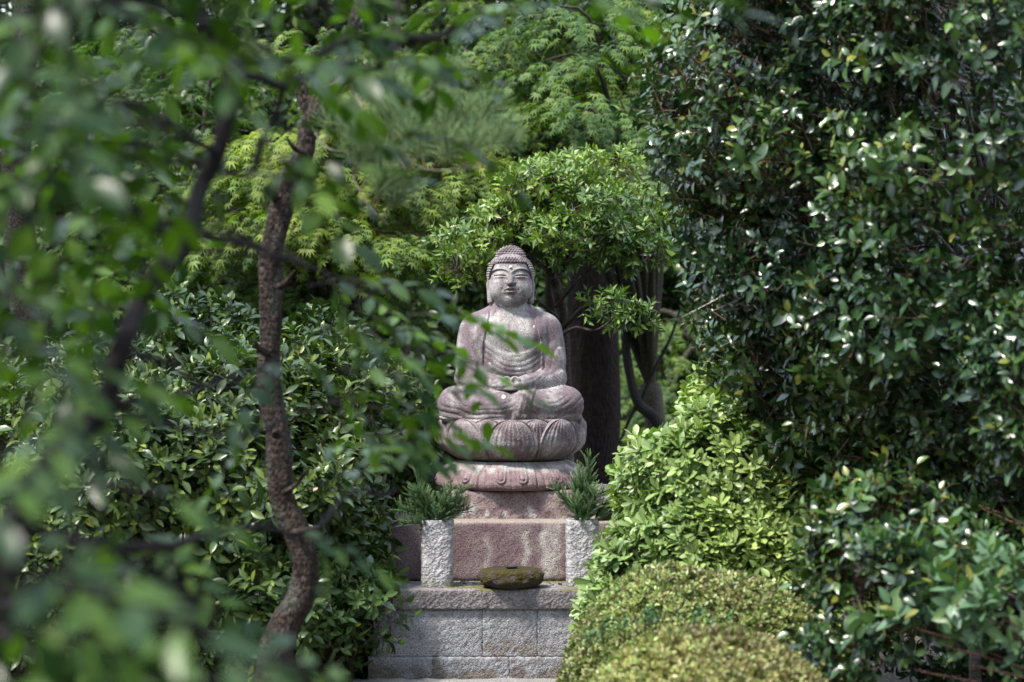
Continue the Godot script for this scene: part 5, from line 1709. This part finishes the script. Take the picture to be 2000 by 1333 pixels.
	for e in [[795, 615, 5.7, 1.0, 0.1], [830, 680, 5.8, 1.0, -0.15], [700, 790, 5.5, 1.0, -0.1], [700, 850, 5.4, 1.0, 0.05], [660, 720, 5.6, 1.0, 0.1], [690, 600, 5.7, 0.9, -0.3], [600, 560, 5.6, 0.8, 0.2], [770, 750, 5.6, 0.9, -0.3], [745, 690, 5.6, 1.0, -0.05], [755, 850, 5.4, 0.9, 0.2], [640, 640, 5.6, 0.9, -0.1], [1075, -40, 3.9, 0.8, 0.1]]:
		var q := at(e[0], e[1], e[2])
		order.append(q)
		set_out[q] = Vector3(e[3], e[4], 0.15)
	for p in order:
		var out: Vector3 = set_out.get(p, Vector3(rng.randf_range(-0.5, 1.0), rng.randf_range(-0.5, 0.3), rng.randf_range(-0.8, 0.8))).normalized()
		var here := Vector2(1000.0 - p.x / p.z * FPX, 666.5 + (p.y - EYE_H) / p.z * FPX)
		if not set_out.has(p):
			# the view past the pine trunk stays open
			var tip: Vector3 = p + out * 0.2
			var there := Vector2(1000.0 - tip.x / tip.z * FPX, 666.5 + (tip.y - EYE_H) / tip.z * FPX)
			if Rect2(450, 110, 230, 1250).has_point(there) and rng.randf() < 0.85:
				continue
			if Rect2(780, 1000, 420, 360).has_point(there) or (Rect2(770, 860, 200, 160).has_point(there) and rng.randf() < 0.8):
				continue
			if Rect2(250, 560, 200, 400).has_point(there) and rng.randf() < 0.6:
				continue
		if here.x > 500.0 and here.y < 260.0:
			out = Vector3(out.x * 0.6, absf(out.y) * 0.5, out.z)
		var f := frame(out, (Vector3.UP + rv() * 0.5 + (Vector3(0, 0, 0.9) if here.y > 900.0 else Vector3.ZERO)).normalized())
		var xf := Transform3D(f.scaled(Vector3.ONE * rng.randf_range(0.75, 1.1)), (p as Vector3) - tree.position)
		var best := Vector3(0, 9, 0)
		for jt in joints:
			if jt.distance_squared_to(p) < best.distance_squared_to(p):
				best = jt
		var far: float = best.distance_to(p)
		if far > 0.03 and far < 0.55:
			var cb := MB.new()
			cb.col = dark
			var sag := Vector3(rng.randf_range(-0.1, 0.1), rng.randf_range(0.0, 0.12), rng.randf_range(-0.08, 0.08)) * far
			tube(cb, [best - tree.position, best.lerp(p, 0.35) + sag - tree.position, best.lerp(p, 0.75) + sag * 0.6 - tree.position, p - tree.position], [0.0032, 0.0027, 0.0023, 0.002], 5, 4)
			part("twig", cb.commit(), M.bark, tree)
		var si: int = rng.randi() % SP.near.size()
		var sp: Sprig = SP.near[si]
		if left >= sp.leaves.size() and seen(p, 60.0):
			left -= sp.leaves.size()
			for j in sp.leaves.size():
				part("leaf", LM["near"][sp.kinds[j]], M.near, tree, xf * sp.leaves[j])
			var b := MB.new()
			b.col = dark
			tube(b, [xf * Vector3.ZERO, xf * Vector3(0, -0.02, 0.14), xf * Vector3(0, -0.09, 0.27)], [0.0022, 0.0016, 0.0008], 4, 3)
			part("twig", b.commit(), M.bark, tree)
			continue
		lists[si].append(xf)
		tints[si].append(Color.WHITE * rng.randf_range(0.8, 1.2))
	for k in SP.near.size():
		many("foliage", SP.near[k].mesh, M.near, lists[k], tints[k], tree)
